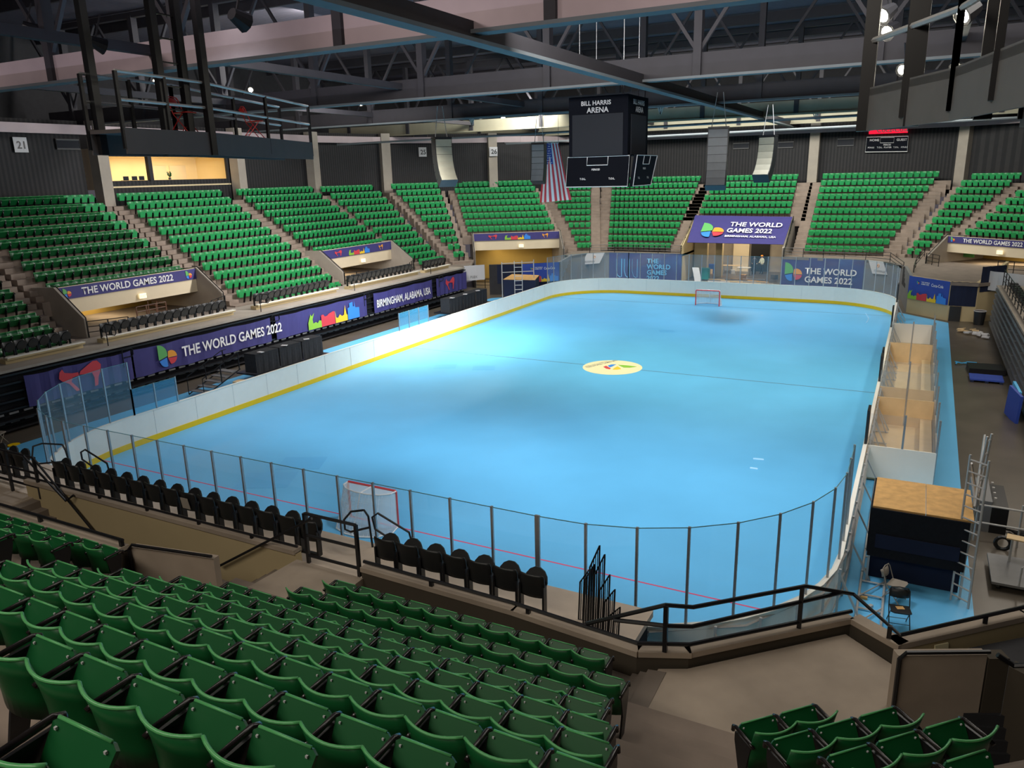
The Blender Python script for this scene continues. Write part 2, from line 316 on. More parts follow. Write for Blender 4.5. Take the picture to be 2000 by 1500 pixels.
# rear steel frame of the boards, seen through the glass at the near right corner
fr = MB()
def along(hx, hy, r, s):           # point and outward normal at arc length s from (hx, 0) counterclockwise
    segs = [('l', (hx, 0), (hx, hy-r)), ('a', (hx-r, hy-r), 0), ('l', (hx-r, hy), (-hx+r, hy)), ('a', (-hx+r, hy-r), 90), ('l', (-hx, hy-r), (-hx, -hy+r)), ('a', (-hx+r, -hy+r), 180), ('l', (-hx+r, -hy), (hx-r, -hy)), ('a', (hx-r, -hy+r), 270), ('l', (hx, -hy+r), (hx, 0))]
    for k, a, b in segs:
        if k == 'l':
            L = math.dist(a, b)
            if s <= L: t = s/L; d = ((b[0]-a[0])/L, (b[1]-a[1])/L); return (a[0]+(b[0]-a[0])*t, a[1]+(b[1]-a[1])*t), (d[1], -d[0])
        else:
            L = r*PI/2
            if s <= L: th = math.radians(b)+s/r; return (a[0]+r*math.cos(th), a[1]+r*math.sin(th)), (math.cos(th), math.sin(th))
        s -= L
    return (hx, 0), (1, 0)
PER = 2*(HL-HR)*2+2*(HX-HR)*2+2*PI*HR
rail = [along(HX+.16, HL+.16, HR+.16, s/60*(PER+1)) for s in range(61)]
for z in (.18, .62, 1.12): fr.tube([(p[0], p[1], z) for p, n in rail], .03, 4)
for i in range(int(PER)):
    p, n = along(HX+.12, HL+.12, HR+.12, i+.5)
    fr.bar((p[0]+n[0]*.02, p[1]+n[1]*.02, .02), (p[0]+n[0]*.02, p[1]+n[1]*.02, 1.2), .05, .05)
    if i % 2 == 0: fr.bar((p[0], p[1], 1.1), (p[0]+n[0]*.55, p[1]+n[1]*.55, .03), .04, .04)
fr.build('rear_frame', 'alu', db)
# panel joints on the inside face
MT['joint'] = mat('board_joint', (.62, .62, .58), .6, 0, 0)
for i in range(int(PER/2)):
    p, n = along(HX-.004, HL-.004, HR-.004, i*2+.3); MB().box((p[0], p[1], .70), (.012, .012, 1.0), math.atan2(n[1], n[0])).build('panel_joint', 'joint', db)
# glass: one pane and one post per metre
def pane(p, q, z1, label, group, film=False, lastpost=False):
    t = thing('glass_panel', label, 'rink glass', (p[0], p[1], BH+.02), 0, group)
    dx, dy = q[0]-p[0], q[1]-p[1]; L = math.hypot(dx, dy); ux, uy = dx/L, dy/L; h = z1-BH-.02
    mb = MB(); mb.raw([(ux*.03, uy*.03, 0), (ux*(L-.03), uy*(L-.03), 0), (ux*(L-.03), uy*(L-.03), h), (ux*.03, uy*.03, h)], [(0, 1, 2, 3)])
    mb.build('pane', 'film' if film else 'glass', t)
    MB().bar((ux*.03, uy*.03, h), (ux*(L-.03), uy*(L-.03), h), .014).build('pane_edge', 'trim_g', t)
    MB().bb((-.025, -.025, 0), (.025, .025, h+.02)).build('post', 'steel', t)
    if lastpost: MB().bb((dx-.025, dy-.025, 0), (dx+.025, dy+.025, h+.02)).build('post', 'steel', t)
MT['trim_g'] = mat('glass_edge', (.12, .30, .34), .3, 0, 0)
mid = lambda hx, hy, r, s: along(hx+.03, hy+.03, r+.03, s)[0]
S1 = (HL-HR)+HR*PI/2          # start of the far straight
def run(s0, n, z, nm, ref, grp, step=1.0, film=None):
    for i in range(n):
        a, b = mid(HX, HL, HR, s0+i*step), mid(HX, HL, HR, s0+(i+1)*step)
        zz = z if not callable(z) else z(i)
        pane(a, b, zz, '%s glass pane, %s %s' % (nm, ORD[i], ref), grp, bool(film and film(i)), i == n-1)
# far end: right corner, straight, left corner
run(HL-HR+.2, 8, 3.3, 'tall', 'from the bench end at the far right corner', 'glass around the far right corner', .96)
run(S1+.05, 15, 3.3, 'tall', 'from the right along the far end boards', 'glass along the far end', 1.0)
run(S1+15.05, 8, 3.3, 'tall', 'from the end wall around the far left corner', 'glass around the far left corner', .98)
S3 = S1+2*(HX-HR)+HR*PI/2      # start of the left straight at y = +19
run(S3+17.2, 3, 2.25, 'low', 'from the far side of the left bench glass', 'low glass at the left bench door', 1.0, lambda i: True)
run(S3+35.5, 2, 2.25, 'low blue', 'beside the tall glass by the near left corner', 'low blue glass near the left corner', 1.0, lambda i: True)
S4 = S3+2*(HL-HR)               # start of near left corner
run(S4-.5, 8, 3.3, 'tall', 'around the near left corner', 'glass around the near left corner', 1.035)
run(S4+HR*PI/2-.1, 15, 3.3, 'tall', 'from the left along the near end boards', 'glass along the near end', 1.0)
run(S4+HR*PI/2+14.95, 10, 3.3, 'tall', 'around the near right corner', 'glass around the near right corner', .98)
# goals
def goal(y, face, label):
    t = thing('hockey_goal', label, 'goal', (0, y, .012), 0 if face > 0 else PI, None)   # local: mouth to +y
    MB().tube([(-.87, 0, 0), (-.87, 0, 1.1), (-.84, 0, 1.13), (.84, 0, 1.13), (.87, 0, 1.1), (.87, 0, 0)], .038, 8).build('goal_frame', 'red', t)
    base = [(-.87, 0, .03), (-.98, -.45, .03), (-.7, -.85, .03), (-.25, -1.02, .03), (.25, -1.02, .03), (.7, -.85, .03), (.98, -.45, .03), (.87, 0, .03)]
    top = [(-.87, 0, 1.12), (-.85, -.22, 1.12), (-.6, -.42, 1.12), (-.2, -.52, 1.12), (.2, -.52, 1.12), (.6, -.42, 1.12), (.85, -.22, 1.12), (.87, 0, 1.12)]
    MB().tube(base, .025, 6).tube(top, .022, 6).tube([(0, 0, 1.12), (0, -.53, 1.12), (0, -.72, .6), (0, -1.03, .03)], .022, 6).build('rear_frame', 'white', t)
    n = len(base); mb = MB(); mb.raw(base+top, [(i, i+1, n+i+1, n+i) for i in range(n-1)]); mb.raw(top, [tuple(range(n))])
    mb.build('netting', 'net', t, True)
    nl = MB()
    for k in range(1, 9):
        z = k/9; P = [Vector(base[i]).lerp(Vector(top[i]), z) for i in range(n)]
        nl.tube(P, .004, 3)
    for i in range(n-1):
        for j in range(4):
            a = Vector(base[i]).lerp(Vector(base[i+1]), j/4); b = Vector(top[i]).lerp(Vector(top[i+1]), j/4); nl.tube([a, b], .004, 3)
    nl.build('net_cord', 'white', t)
goal(-20.08, 1, 'red framed goal with white net in front of the near end glass')
goal(20.08, -1, 'red framed goal with white net at the far end of the rink')
# ---------------------------------------------------------------- player and penalty boxes on the right
bx = thing('penalty_box', 'long white walled bench box with plywood floor and glass on the right side', 'bench box', (13.6, 0, 0))
X0, X1, Y0, Y1 = 12.62-13.6, 14.55-13.6, -10.85, 11.0
MB().bb((X0, Y0, .05), (X1, Y1, .13)).build('plywood_floor', 'plyl', bx)
MB().bb((X1-.42, Y0+.4, .42), (X1-.04, -4.9, .47)).bb((X1-.42, -1.0, .42), (X1-.04, 5.4, .47)).build('bench', 'plyl', bx)
MB().bb((X0, Y0-.04, .12), (X1, Y0, 1.2)).build('front_panel', 'board', bx)
MB().bb((X1-.02, Y0, .12), (X1+.03, Y1, 1.2)).build('rear_panel', 'concl', bx)
MB().bb((X0, Y1, .12), (X1, Y1+.04, 1.2)).build('end_panel', 'board', bx)
for y in (-3.3, -4.9, 5.6): MB().bb((X0, y-.02, .13), (X1, y+.02, 1.2)).build('divider_panel', 'beigep', bx) if 'beigep' in MT else MB().bb((X0, y-.02, .13), (X1, y+.02, 1.2)).build('divider_panel', 'plyl', bx)
def gp(a, b, z0, z1, n):
    MB().raw([(a[0], a[1], z0), (b[0], b[1], z0), (b[0], b[1], z1), (a[0], a[1], z1)], [(0, 1, 2, 3)]).build(n, 'glass', bx)
for y in (-3.3, -4.9, 5.6, Y0):
    gp((X0, y), (X1, y), 1.2, 2.25, 'divider_glass'); MB().bb((-.03, y-.03, .15), (.03, y+.03, 2.3)).build('divider_post', 'steel', bx)
for k in range(10):
    y = Y0+k*2.1
    gp((X1, y), (X1, min(y+2.1, Y1)), 1.2, 2.2, 'rear_glass'); MB().bb((X1-.03, y-.03, .1), (X1+.03, y+.03, 2.25)).build('rear_post', 'steel', bx)
br = MB()
for k in range(16):
    y = Y0+.7+k*1.35; br.bar((X0+.02, y, 1.15), (X0+.42, y, .15), .035).bar((X0+.02, y, .18), (X0+.5, y, .18), .035)
br.build('stay_brace', 'alu', bx)
for (y, h) in ((-10.6, 2.35), (-2.4, 2.3), (-1.2, 2.3), (9.8, 2.35), (18.6, 2.4)):
    MB().bb((-.04, -.35, 0), (.04, .35, h-1.25)).build('gate_pad', 'blackp').location = (12.55, y, 1.25)
for i, o in enumerate([o for o in COL.objects if o.name.startswith('gate_pad')]):
    tag(o, 'tall black padded gate post on the right boards, %s from the near end' % ORD[i], 'gate pad', 'black gate posts on the right boards')
# ---------------------------------------------------------------- seats
def shell(w, z0, z1, curve, lean, th=.014, nu=8, nz=3, scal=0.0, y0=0.0):
    mb = MB(); g = {}
    for s in (0, 1):
        for j in range(nz+1):
            for i in range(nu+1):
                u = -1+2*i/nu; t = j/nz; zt = z1+scal*u*u
                g[s, j, i] = len(mb.v); mb.v.append((u*w/2, y0+curve*u*u-lean*t*t-(th if s else 0), z0+(zt-z0)*t))
    for j in range(nz):
        for i in range(nu):
            mb.f.append((g[0, j, i], g[0, j, i+1], g[0, j+1, i+1], g[0, j+1, i])); mb.f.append((g[1, j, i+1], g[1, j, i], g[1, j+1, i], g[1, j+1, i+1]))
    for i in range(nu):
        mb.f.append((g[0, nz, i], g[0, nz, i+1], g[1, nz, i+1], g[1, nz, i])); mb.f.append((g[0, 0, i+1], g[0, 0, i], g[1, 0, i], g[1, 0, i+1]))
    for j in range(nz):
        mb.f.append((g[0, j, 0], g[0, j+1, 0], g[1, j+1, 0], g[1, j, 0])); mb.f.append((g[0, j+1, nu], g[0, j, nu], g[1, j, nu], g[1, j+1, nu]))
    return mb
def pan_mb(w=.445, y0=.10, z0=.38, y1=.30, z1=.665, th=.022):
    mb = MB(); c = .035; P = [(-w/2+.03, 0), (w/2-.03, 0), (w/2, 1-2*c), (w/2-c, 1), (-w/2+c, 1), (-w/2, 1-2*c)]
    d = Vector((0, y1-y0, z1-z0)); n = Vector((0, d.z, -d.y)).normalized()
    mb.slab([Vector((a, y0, z0))+d*b for a, b in P], n, th); return mb
def std_mb(x):
    mb = MB(); mb.slab([(x-.012, .02, 0), (x-.012, .15, 0), (x-.012, .30, .50), (x-.012, .30, .60), (x-.012, .03, .60), (x-.012, .09, .3)], (1, 0, 0), .024); return mb
def arm_mb(x): return MB().tube([(x, .0, .62), (x, .05, .635), (x, .30, .645), (x, .345, .625), (x, .35, .57)], .021, 7)
BACK = shell(.492, .34, .80, .07, .07, scal=.012)
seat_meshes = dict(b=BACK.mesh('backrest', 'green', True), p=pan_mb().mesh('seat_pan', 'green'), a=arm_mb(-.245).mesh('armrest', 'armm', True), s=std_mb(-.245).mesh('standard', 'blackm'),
                   a2=arm_mb(.245).mesh('armrest', 'armm', True), s2=std_mb(.245).mesh('standard', 'blackm'))
rimm = mat('green_rim_highlight', (.10, .42, .14), .3, 0, 0); MT['rim'] = rimm  # rolled seat edge; lighter green paints its highlight into the colour
rim = MB(); rim.tube([(u*.244, .07*u*u-.077, .803+.012*u*u) for u in [-1+i/5 for i in range(11)]], .012, 6); seat_meshes['r'] = rim.mesh('back_rim', 'rim', True)
rim2 = MB().tube([(-.185, .298, .672), (.185, .298, .672)], .010, 5); seat_meshes['r2'] = rim2.mesh('pan_rim', 'rim', True)
seat_meshes['bt'] = MB().box((-.175, .268, .635), (.014, .012, .014)).mesh('bolt', 'dimwhite'); seat_meshes['bt2'] = MB().box((.175, .268, .635), (.014, .012, .014)).mesh('bolt', 'dimwhite')
seats = []        # (pos, rz, section name, row from front, seat from left, count, green)
terr_extra = []
def facing_rz(f): return math.atan2(f[1], f[0])-PI/2
TR = {}
def section(sec, rows, face, side=.75, back=.95, front=.55, shift=-.1, flip=False, stairs=True, thick=.75):
    """rows: (xl, yl, xr, yr, ztop) from front to back; left/right as the camera sees them."""
    F = Vector((face[0], face[1], 0)).normalized(); rz = facing_rz(face); mb = MB(); st = MB()
    for i, (xl, yl, xr, yr, zt) in enumerate(rows):
        A, B = Vector((xl, yl, 0)), Vector((xr, yr, 0)); L = (B-A).length; D = (B-A)/L; z = zt-.80
        n = max(1, int(round(L/.495)))
        for j in range(n):
            p = A+D*(L*(j+.5)/n)+F*shift
            seats.append([Vector((p.x, p.y, z)), rz, sec, i, j, n])
        if i+1 < len(rows):
            nx = Vector((rows[i+1][0], rows[i+1][1], 0)); dep = abs((nx-A).dot(F)); rise = rows[i+1][4]-zt
        else: dep = back+front; rise = .5
        a0, b0 = A-D*side+F*front, B+D*side+F*front; a1, b1 = a0-F*dep, b0-F*dep
        poly = [(a0.x, a0.y), (b0.x, b0.y), (b1.x, b1.y), (a1.x, a1.y)]
        mb.prism(poly, z-thick, z)
        if stairs and i+1 < len(rows):
            for e, s in ((A, -1), (B, 1)):
                c0 = e+D*s*.02+F*(front-dep*.52); c1 = e+D*s*side+F*(front-dep*.52)
                st.prism([(q.x, q.y) for q in (c0, c1, c1-F*dep*.48, c0-F*dep*.48)], z-.02, z+rise/2)
    struct(mb.build('seating_terrace', 'concst'), 'stepped brown concrete terrace under the %s' % sec)
    if stairs and st.v: struct(st.build('aisle_steps', 'concst'), 'half-height concrete aisle steps beside the %s' % sec)
def conc_steps():
    m = mat('terrace_concrete', (.27, .215, .175), .85, 0, .16, 1.7, .3, .2); return m
MT['concst'] = conc_steps()
XK = lambda k: -23.0-.88*(k-1)
ZK = lambda k: 3.35+.529*(k-1)
def straight(k0, k1, y0, y1, ov={}): return [(XK(k), ov.get(k, (y0, y1))[0], XK(k), ov.get(k, (y0, y1))[1], ZK(k)) for k in range(k0, k1+1)]
LK = (1, 0)
section('left stand block at the left edge', straight(0, 12, -19.6, -14.7), LK)
section('left stand block under sign 21', straight(4, 12, -12.9, -4.7), LK)
section('left stand block below the press room', straight(0, 12, -3.08, 5.45, {0: (-1.2, 5.4)}), LK)
section('left stand block above the second tunnel', straight(4, 12, 6.95, 15.3), LK)
R_B = [(-22.62,15.94,-22.02,18.78,3.25),(-23.52,15.87,-22.89,18.79,3.7),(-24.41,15.79,-23.68,19.21,4.15),(-25.27,15.91,-24.52,19.41,4.7),(-26.14,15.91,-25.32,19.77,5.2),(-27.02,15.92,-26.13,20.1,5.74),(-27.9,15.92,-26.98,20.27,6.33),(-28.78,15.91,-27.77,20.65,6.89),(-29.64,16.03,-28.58,21.01,7.45),(-30.52,16.01,-29.4,21.25,8.0),(-31.38,16.09,-30.21,21.6,8.55),(-32.29,15.95,-31.11,21.52,9.13)]
R_C = [(-21.55,19.6,-21.1,20.5,3.5),(-22.38,20.0,-21.76,21.07,4.08),(-23.23,20.25,-22.39,21.7,4.65),(-24.04,20.56,-23.03,22.32,5.22),(-24.86,20.87,-23.66,22.94,5.82),(-25.68,21.17,-24.28,23.59,6.4),(-26.5,21.46,-24.91,24.22,6.96),(-27.33,21.74,-25.53,24.86,7.5),(-28.17,22.01,-26.16,25.49,8.05),(-29.01,22.28,-26.78,26.14,8.6),(-29.8,22.62,-27.43,26.74,9.16)]
R_D = [(-23.36,25.05,-16.63,29.43,5.2),(-23.94,25.69,-17.26,30.03,5.76),(-24.54,26.31,-17.83,30.67,6.33),(-25.1,26.96,-18.4,31.31,6.87),(-25.67,27.61,-19.05,31.91,7.44),(-26.23,28.26,-19.63,32.54,7.99),(-26.87,28.85,-20.29,33.13,8.57),(-27.44,29.5,-20.88,33.76,9.13)]
R_E = [(-15.53,32.35,-14.34,32.83,3.26),(-16.13,32.97,-14.64,33.57,3.82),(-16.71,33.59,-14.94,34.31,4.4),(-17.27,34.23,-15.24,35.05,5.02),(-17.91,34.83,-15.54,35.79,5.61),(-18.56,35.43,-15.84,36.53,6.19),(-19.22,36.03,-16.14,37.28,6.75),(-19.8,36.65,-16.44,38.0,7.33),(-20.4,37.25,-16.74,38.75,7.9),(-21,37.9,-17,39.5,8.5),(-21.5,38.5,-17.3,40.2,9.1)]
R_F = [(-12.9-.26*k, 33.6+.8*k, -6.75+.05*k, 33.6+.8*k, 3.28+.585*k) for k in range(11)]
R_G = [(4.85+.01*k, 33.6+.8*k, 10.95+.345*k, 33.6+.8*k, 3.33+.58*k) for k in range(11)]
R_M = [(-5.25+.25*max(0, k-7)*1.0, 33.6+.8*k, 3.05-.02*k, 33.6+.8*k, 3.3+.582*k) for k in range(5, 11)]
R_H = [(12.61,33.74,13.7,33.16,3.25),(13.05,34.41,14.33,33.73,3.82),(13.44,35.11,15.03,34.26,4.4),(13.76,35.84,15.66,34.83,5.0),(14.22,36.5,16.29,35.4,5.55),(14.56,37.23,16.93,35.97,6.09),(14.97,37.92,17.63,36.51,6.66),(15.37,38.61,18.27,37.07,7.23),(15.71,39.34,18.91,37.64,7.81),(16.06,40.06,19.49,38.23,8.37),(16.8,40.57,20.14,38.79,8.9)]
R_I = [(16.51,32.6,22.5,27.9,4.92),(17.18,33.1,23.2,28.5,5.45),(17.79,33.64,23.9,29,6.02),(18.4,34.18,24.5,29.6,6.6),(19.01,34.71,25.1,30.2,7.12),(19.63,35.24,25.7,30.8,7.65),(20.3,35.8,26.3,31.4,8.2),(20.9,36.4,26.9,32,8.75)]
section('far left block after the second tunnel', R_B, (.978, -.208), .5)
section('narrow block in the far left corner', R_C, (.87, -.5), .45)
section('far left corner block above the third tunnel', R_D, (.545, -.84), .5)
section('far block left of the flag aisle', R_E, (.37, -.93), .9)
section('far end block below the scoreboard', R_F, (0, -1), 1.0)
section('far end block above the gate banner', R_M, (0, -1), 1.35)
section('far end block right of the gate', R_G, (0, -1), .95)
section('far right corner block', R_H, (-.47, -.88), .6)
section('far right block above the right tunnel', R_I, (-.616, -.788), .5)
# near stand: rows run along x, back tops measured
NY = [-27.97-.804*k for k in range(11)]
NZ = [3.38, 3.67, 4.0, 4.52, 5.03, 5.54, 6.05, 6.52, 7.08, 7.6, 8.1]
NR = [10.17, 10.68, 10.74, 11.0, 11.37, 11.66, 11.95, 12.2, 12.4, 12.6, 12.8]
NLx = [5.2, 5.2, 4.5, 4.5, 4.45, 4.45, 4.45, 4.45, 4.45, 4.45, 4.45]
section('big foreground block', [(NLx[k], NY[k], NR[k], NY[k], NZ[k]) for k in range(10)], (0, 1), side=.3, front=.52, shift=.06, stairs=False)
section('foreground block behind the left stairwell', [(-2.6, NY[k], 2.0, NY[k], NZ[k]) for k in range(2, 9)], (0, 1), side=.3, front=.52, shift=.06, stairs=False)
sq = math.sqrt(.5)
def diag(d, s0, s1, z): return ((d+s0)*sq, (s0-d)*sq, (d+s1)*sq, (s1-d)*sq, z)
section('small block at the lower right', [diag(29.92, -12.26, -11.28, 4.42), diag(30.62, -12.4, -10.93, 4.82), diag(31.32, -12.4, -10.9, 5.22), diag(32.02, -12.5, -10.4, 5.62), diag(32.72, -12.6, -10.2, 6.05)], (-1, 1), side=.25, front=.5, shift=.06, back=.8, stairs=False)
# steps between the near blocks
sb = MB()
for k in range(10):
    for x0, x1 in ((NR[k]+.3, 13.4), (2.6, NLx[k]-.3)):
        sb.bb((x0, NY[k]+.52, NZ[k]-1.6), (x1, NY[k]-.284, NZ[k]-.8)); sb.bb((x0, NY[k]+.12, NZ[k]-.82), (x1, NY[k]-.284, NZ[k]-.8+.2))
struct(sb.build('aisle_steps', 'concst'), 'worn brown concrete stairs beside the big foreground seat block')
def project(p):
    d = np.array(p)-CAM; z = d@_f; return 1000+FPX*(d@_r)/z, 750-FPX*(d@_u)/z, z
vis = []
for s in seats:
    p = s[0]; u, v, z = project((p.x, p.y, p.z+.7))
    s.append((u, v, z)); 
    if z > 0 and -60 < u < 2060 and -60 < v < 1560: vis.append(s)
vis.sort(key=lambda s: s[6][2])
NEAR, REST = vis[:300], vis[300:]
ROWW = ['front', 'second', 'third', 'fourth', 'fifth', 'sixth', 'seventh', 'eighth', 'ninth', 'tenth', 'eleventh', 'twelfth', 'thirteenth']
def make_seat(last):
    t = bpy.data.objects.new('stadium_seat', None); COL.objects.link(t); t.empty_display_size = .1
    def add(k, n, par):
        o = bpy.data.objects.new(n, seat_meshes[k]); COL.objects.link(o); o.parent = par; return o
    b = add('b', 'backrest', t); add('r', 'back_rim', b); q = add('p', 'seat_pan', t); add('r2', 'pan_rim', q); add('bt', 'bolt', q); add('bt2', 'bolt', q); add('a', 'armrest', t); add('s', 'standard', t)
    if last: add('a2', 'armrest', t); add('s2', 'standard', t)
    return t
protos = {}
for s in NEAR:
    p, rz, sec, i, j, n, _ = s; last = (j == n-1)
    lab = 'green seat, %s from left, %s row, %s' % (ORD[min(j, 29)], ROWW[i], sec)
    if last not in protos: protos[last] = o = make_seat(last)
    else: o = dup(protos[last], p, rz, lab)
    o.location = p; o.rotation_euler = (0, 0, rz); tag(o, lab, 'seat', 'green seats of the '+sec)
# the remaining green seats, past the nearest three hundred
rb, rd = MB(), MB()
cb = shell(.47, .36, .80, .09, .06, nu=4, nz=1)
def put(dst, src, p, rz):
    c, s_ = math.cos(rz), math.sin(rz); dst.raw([(p.x+a*c-b*s_, p.y+a*s_+b*c, p.z+z) for a, b, z in src.v], src.f)
pb = pan_mb(w=.40, y0=.14, z0=.34, y1=.22, z1=.70); sbm = std_mb(-.245)
for s in REST:
    put(rb, cb, s[0], s[1]); put(rb, pb, s[0], s[1]); put(rd, sbm, s[0], s[1])
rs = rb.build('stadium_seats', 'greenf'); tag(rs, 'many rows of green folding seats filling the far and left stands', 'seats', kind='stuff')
rd.build('standards', 'blackm', rs)['kind'] = 'stuff'
# ---------------------------------------------------------------- black chairs on the pull-out platforms
def make_black(nm='platform_chair'):
    t = thing(nm, 'x', 'chair')
    mb = shell(.47, .36, .80, .05, .05, th=.02, nz=7, nu=8, y0=0)
    for i, v in enumerate(mb.v):          # rounded top corners
        x, y, z = v
        if z > .76: mb.v[i] = (x*(1-(z-.76)*1.9), y, z)
    mb.build('backrest', 'blackp', t, True)
    mb = MB(); P = [(math.cos(a)*.215, math.sin(a)*.225) for a in [2*PI*k/14 for k in range(14)]]
    mb.slab([(x, .15+.10*(y/.235), .575+y) for x, y in P], (0, 1, -.4), .04); mb.build('seat_pan', 'blackp', t)
    MB().bb((-.235, -.02, .05), (-.20, .10, .58)).bb((.20, -.02, .05), (.235, .10, .58)).bb((-.24, -.01, .05), (.24, .06, .10)).build('bracket', 'blackm', t)
    return t
proto = make_black(); used = [False]
def black(p, rz, lab, grp):
    if not used[0]: o = proto; used[0] = True
    else: o = dup(proto, p, rz, lab, grp)
    o.location = p; o.rotation_euler = (0, 0, rz); o['label'] = lab; o['group'] = grp
ZP = 2.54
for j in range(7): black((PY(752, 1080, -26.15).x+j*.508, -26.15, ZP), 0, 'black plastic chair, %s from left in the near row right of the stairs' % ORD[j], 'black chairs right of the near stairs')
xa, xb = PY(117, 930, -26.15).x, PY(602, 1044, -26.15).x
for j in range(15): black((xa+(xb-xa)*j/14, -26.15, ZP), 0, 'black plastic chair, %s from left in the row above the tan wall' % ORD[j], 'black chairs above the tan wall')
for j in range(3): black((PY(36, 905, -26.15).x-.5*j, -26.15, ZP), 0, 'black plastic chair at the far left of the near row, %s from the stairs' % ORD[j], 'black chairs at the lower left edge')
XB = -20.55
c = 0
for y0, y1, nm in ((-18.4, -15.1, 'left of the first tunnel'), (-13.9, -6.1, 'in front of the first tunnel'), (-4.2, 2.6, 'below the press room block'), (4.2, 12.2, 'in front of the second tunnel'), (13.3, 16.6, 'at the far end of the left platform')):
    n = int((y1-y0)/.5)
    for j in range(n): black((XB, y0+.5*j+.25, 2.62), -PI/2, 'black chair, %s from left, %s' % (ORD[j], nm), 'black chairs on the left platform')
bn = MB()
for y0, y1 in ((-18.5, -15.0), (-14.0, -6.0), (-4.3, 2.8), (4.1, 12.3), (13.2, 16.7)): bn.bb((-20.7, y0, 2.5), (-20.28, y1, 2.72)); bn.bb((-20.3, y0, 2.72), (-20.1, y1, 2.80))
bn.build('chair_riser', 'tan'); struct(COL.objects['chair_riser'], 'tan painted riser under the black chairs of the left platform')
nos = MB()
for y0, y1 in ((-18.5, -15.0), (-14.0, -6.0), (-4.3, 2.8), (4.1, 12.3), (13.2, 16.7)): nos.bb((-20.32, y0, 2.80), (-20.06, y1, 2.83))
nos.build('riser_nosing', 'board'); struct(COL.objects['riser_nosing'], 'white nosing strip along the left platform riser')
# ---------------------------------------------------------------- left pull-out bleacher under the banner
lb = thing('retractable_bleacher', 'black pushed-in pull-out bleacher along the left side with banner on its face', 'bleacher', (-19.9, 0, 0))
for k in range(7): MB().bb((-.9+0*k, -20.2, .12+k*.36), ((1.1 if k < 2 else .80), 17.4, .20+k*.36)).build('folded_row', 'blackm', lb)
MB().bb((-1.2, -20.1, .0), (.60, 17.3, 2.42)).build('body', 'blackf', lb)
MB().bb((-2.2, -20.2, 2.42), (.72, 17.4, 2.53)).build('deck', 'concl', lb)
dsl = MB()
for k in range(62): dsl.bb((.73, -20+k*.6, .35), (.79, -19.62+k*.6, .44)).bb((.80, -20+k*.6, .72), (.84, -19.62+k*.6, .80))
dsl.build('seat_slot', 'grey', lb)
def banner_x(x, y0, y1, z0, z1, label, m='purple', sag=.06):
    t = MB(); n = 24; vs = []
    for i in range(n+1):
        y = y0+(y1-y0)*i/n; w = .03*math.sin(i*1.7)+.02*math.sin(i*4.1)
        vs += [(x+w, y, z0-.02*math.sin(i*.9)), (x+w*.4, y, z1-sag*math.sin(PI*((i % 8)/8)))]
    t.raw(vs, [(2*i, 2*i+2, 2*i+3, 2*i+1) for i in range(n)]); t.raw([(a-.015, b, c) for a, b, c in vs], [(2*i, 2*i+1, 2*i+3, 2*i+2) for i in range(n)])
    o = t.build('banner', m); tag(o, label, 'banner'); return o
BXX = -18.98
UY, UZ = (0, 1, 0), (0, 0, 1)
o = banner_x(BXX, -18.6, -13.6, .85, 2.2, 'purple banner with red wrestler figures behind the near left glass')
wrestlers((BXX+.06, -17.2, 1.0), UY, UZ, 2.0, 1.15, o)
o = banner_x(BXX, -13.5, -4.6, .85, 2.2, 'purple banner reading THE WORLD GAMES 2022 on the left bleacher face')
emblem((BXX+.07, -12.2, 1.0), UY, UZ, 1.15, o); text('THE WORLD GAMES 2022', .52, (BXX+.07, -10.8, 1.3), UY, UZ, 'white', o, .02, sx=.84)
o = banner_x(BXX, -4.2, 4.2, .85, 2.2, 'purple banner with coloured city skyline on the left bleacher face')
skyline((BXX+.07, -1.6, .9), UY, UZ, 4.9, 1.0, o)
o = banner_x(BXX, 5.0, 12.2, .85, 2.2, 'purple banner reading BIRMINGHAM, ALABAMA, USA on the left bleacher face')
text('BIRMINGHAM, ALABAMA, USA', .52, (BXX+.07, 5.2, 1.2), UY, UZ, 'white', o, .02, sx=.68)
o = banner_x(BXX, 12.8, 17.3, .85, 2.2, 'purple banner with small red figures at the far end of the left bleacher')
wrestlers((BXX+.07, 14.0, 1.1), UY, UZ, 1.3, .95, o)
# hairpin grab rails at the platform aisles
def hook(p, label, rz=0, s=1.0):
    t = thing('grab_rail', label, 'handrail', p, rz, 'bent tube grab rails')
    MB().tube([(0, 0, 0), (0, 0, .95*s), (.05, 0, 1.02*s), (.6*s, 0, 1.02*s), (.7*s, 0, .92*s), (.7*s, 0, .65*s), (.6*s, 0, .55*s), (.06, 0, .55*s)], .024, 6).build('tube', 'blackm', t)
for i, (y, nm) in enumerate([(-14.3, 'beside the first tunnel'), (-4.7, 'left of the press room block'), (3.7, 'right of the press room block'), (12.9, 'near the far end')]):
    hook((-19.5, y, 2.53), 'black bent grab rail on the left platform, %s' % nm, 0)
    hook((-18.95, y+.25, 1.5), 'black bent grab rail hanging over the left banner, %s' % nm, PI/2, .8)
MT['concw'] = mat('worn_pale_concrete', (.40, .33, .26), .8, 0, .18, 1.1, .3, .12)
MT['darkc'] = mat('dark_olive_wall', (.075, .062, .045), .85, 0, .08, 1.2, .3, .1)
MT['tand'] = MT['tan']; MT['decku'] = mat('pale_wood_deck', (.62, .52, .42), .6, 0, .1, 2)
MT['clothd'] = mat('dark_grey_tablecloth', (.028, .030, .034), .9, 0, .15, 8, .2, .2)
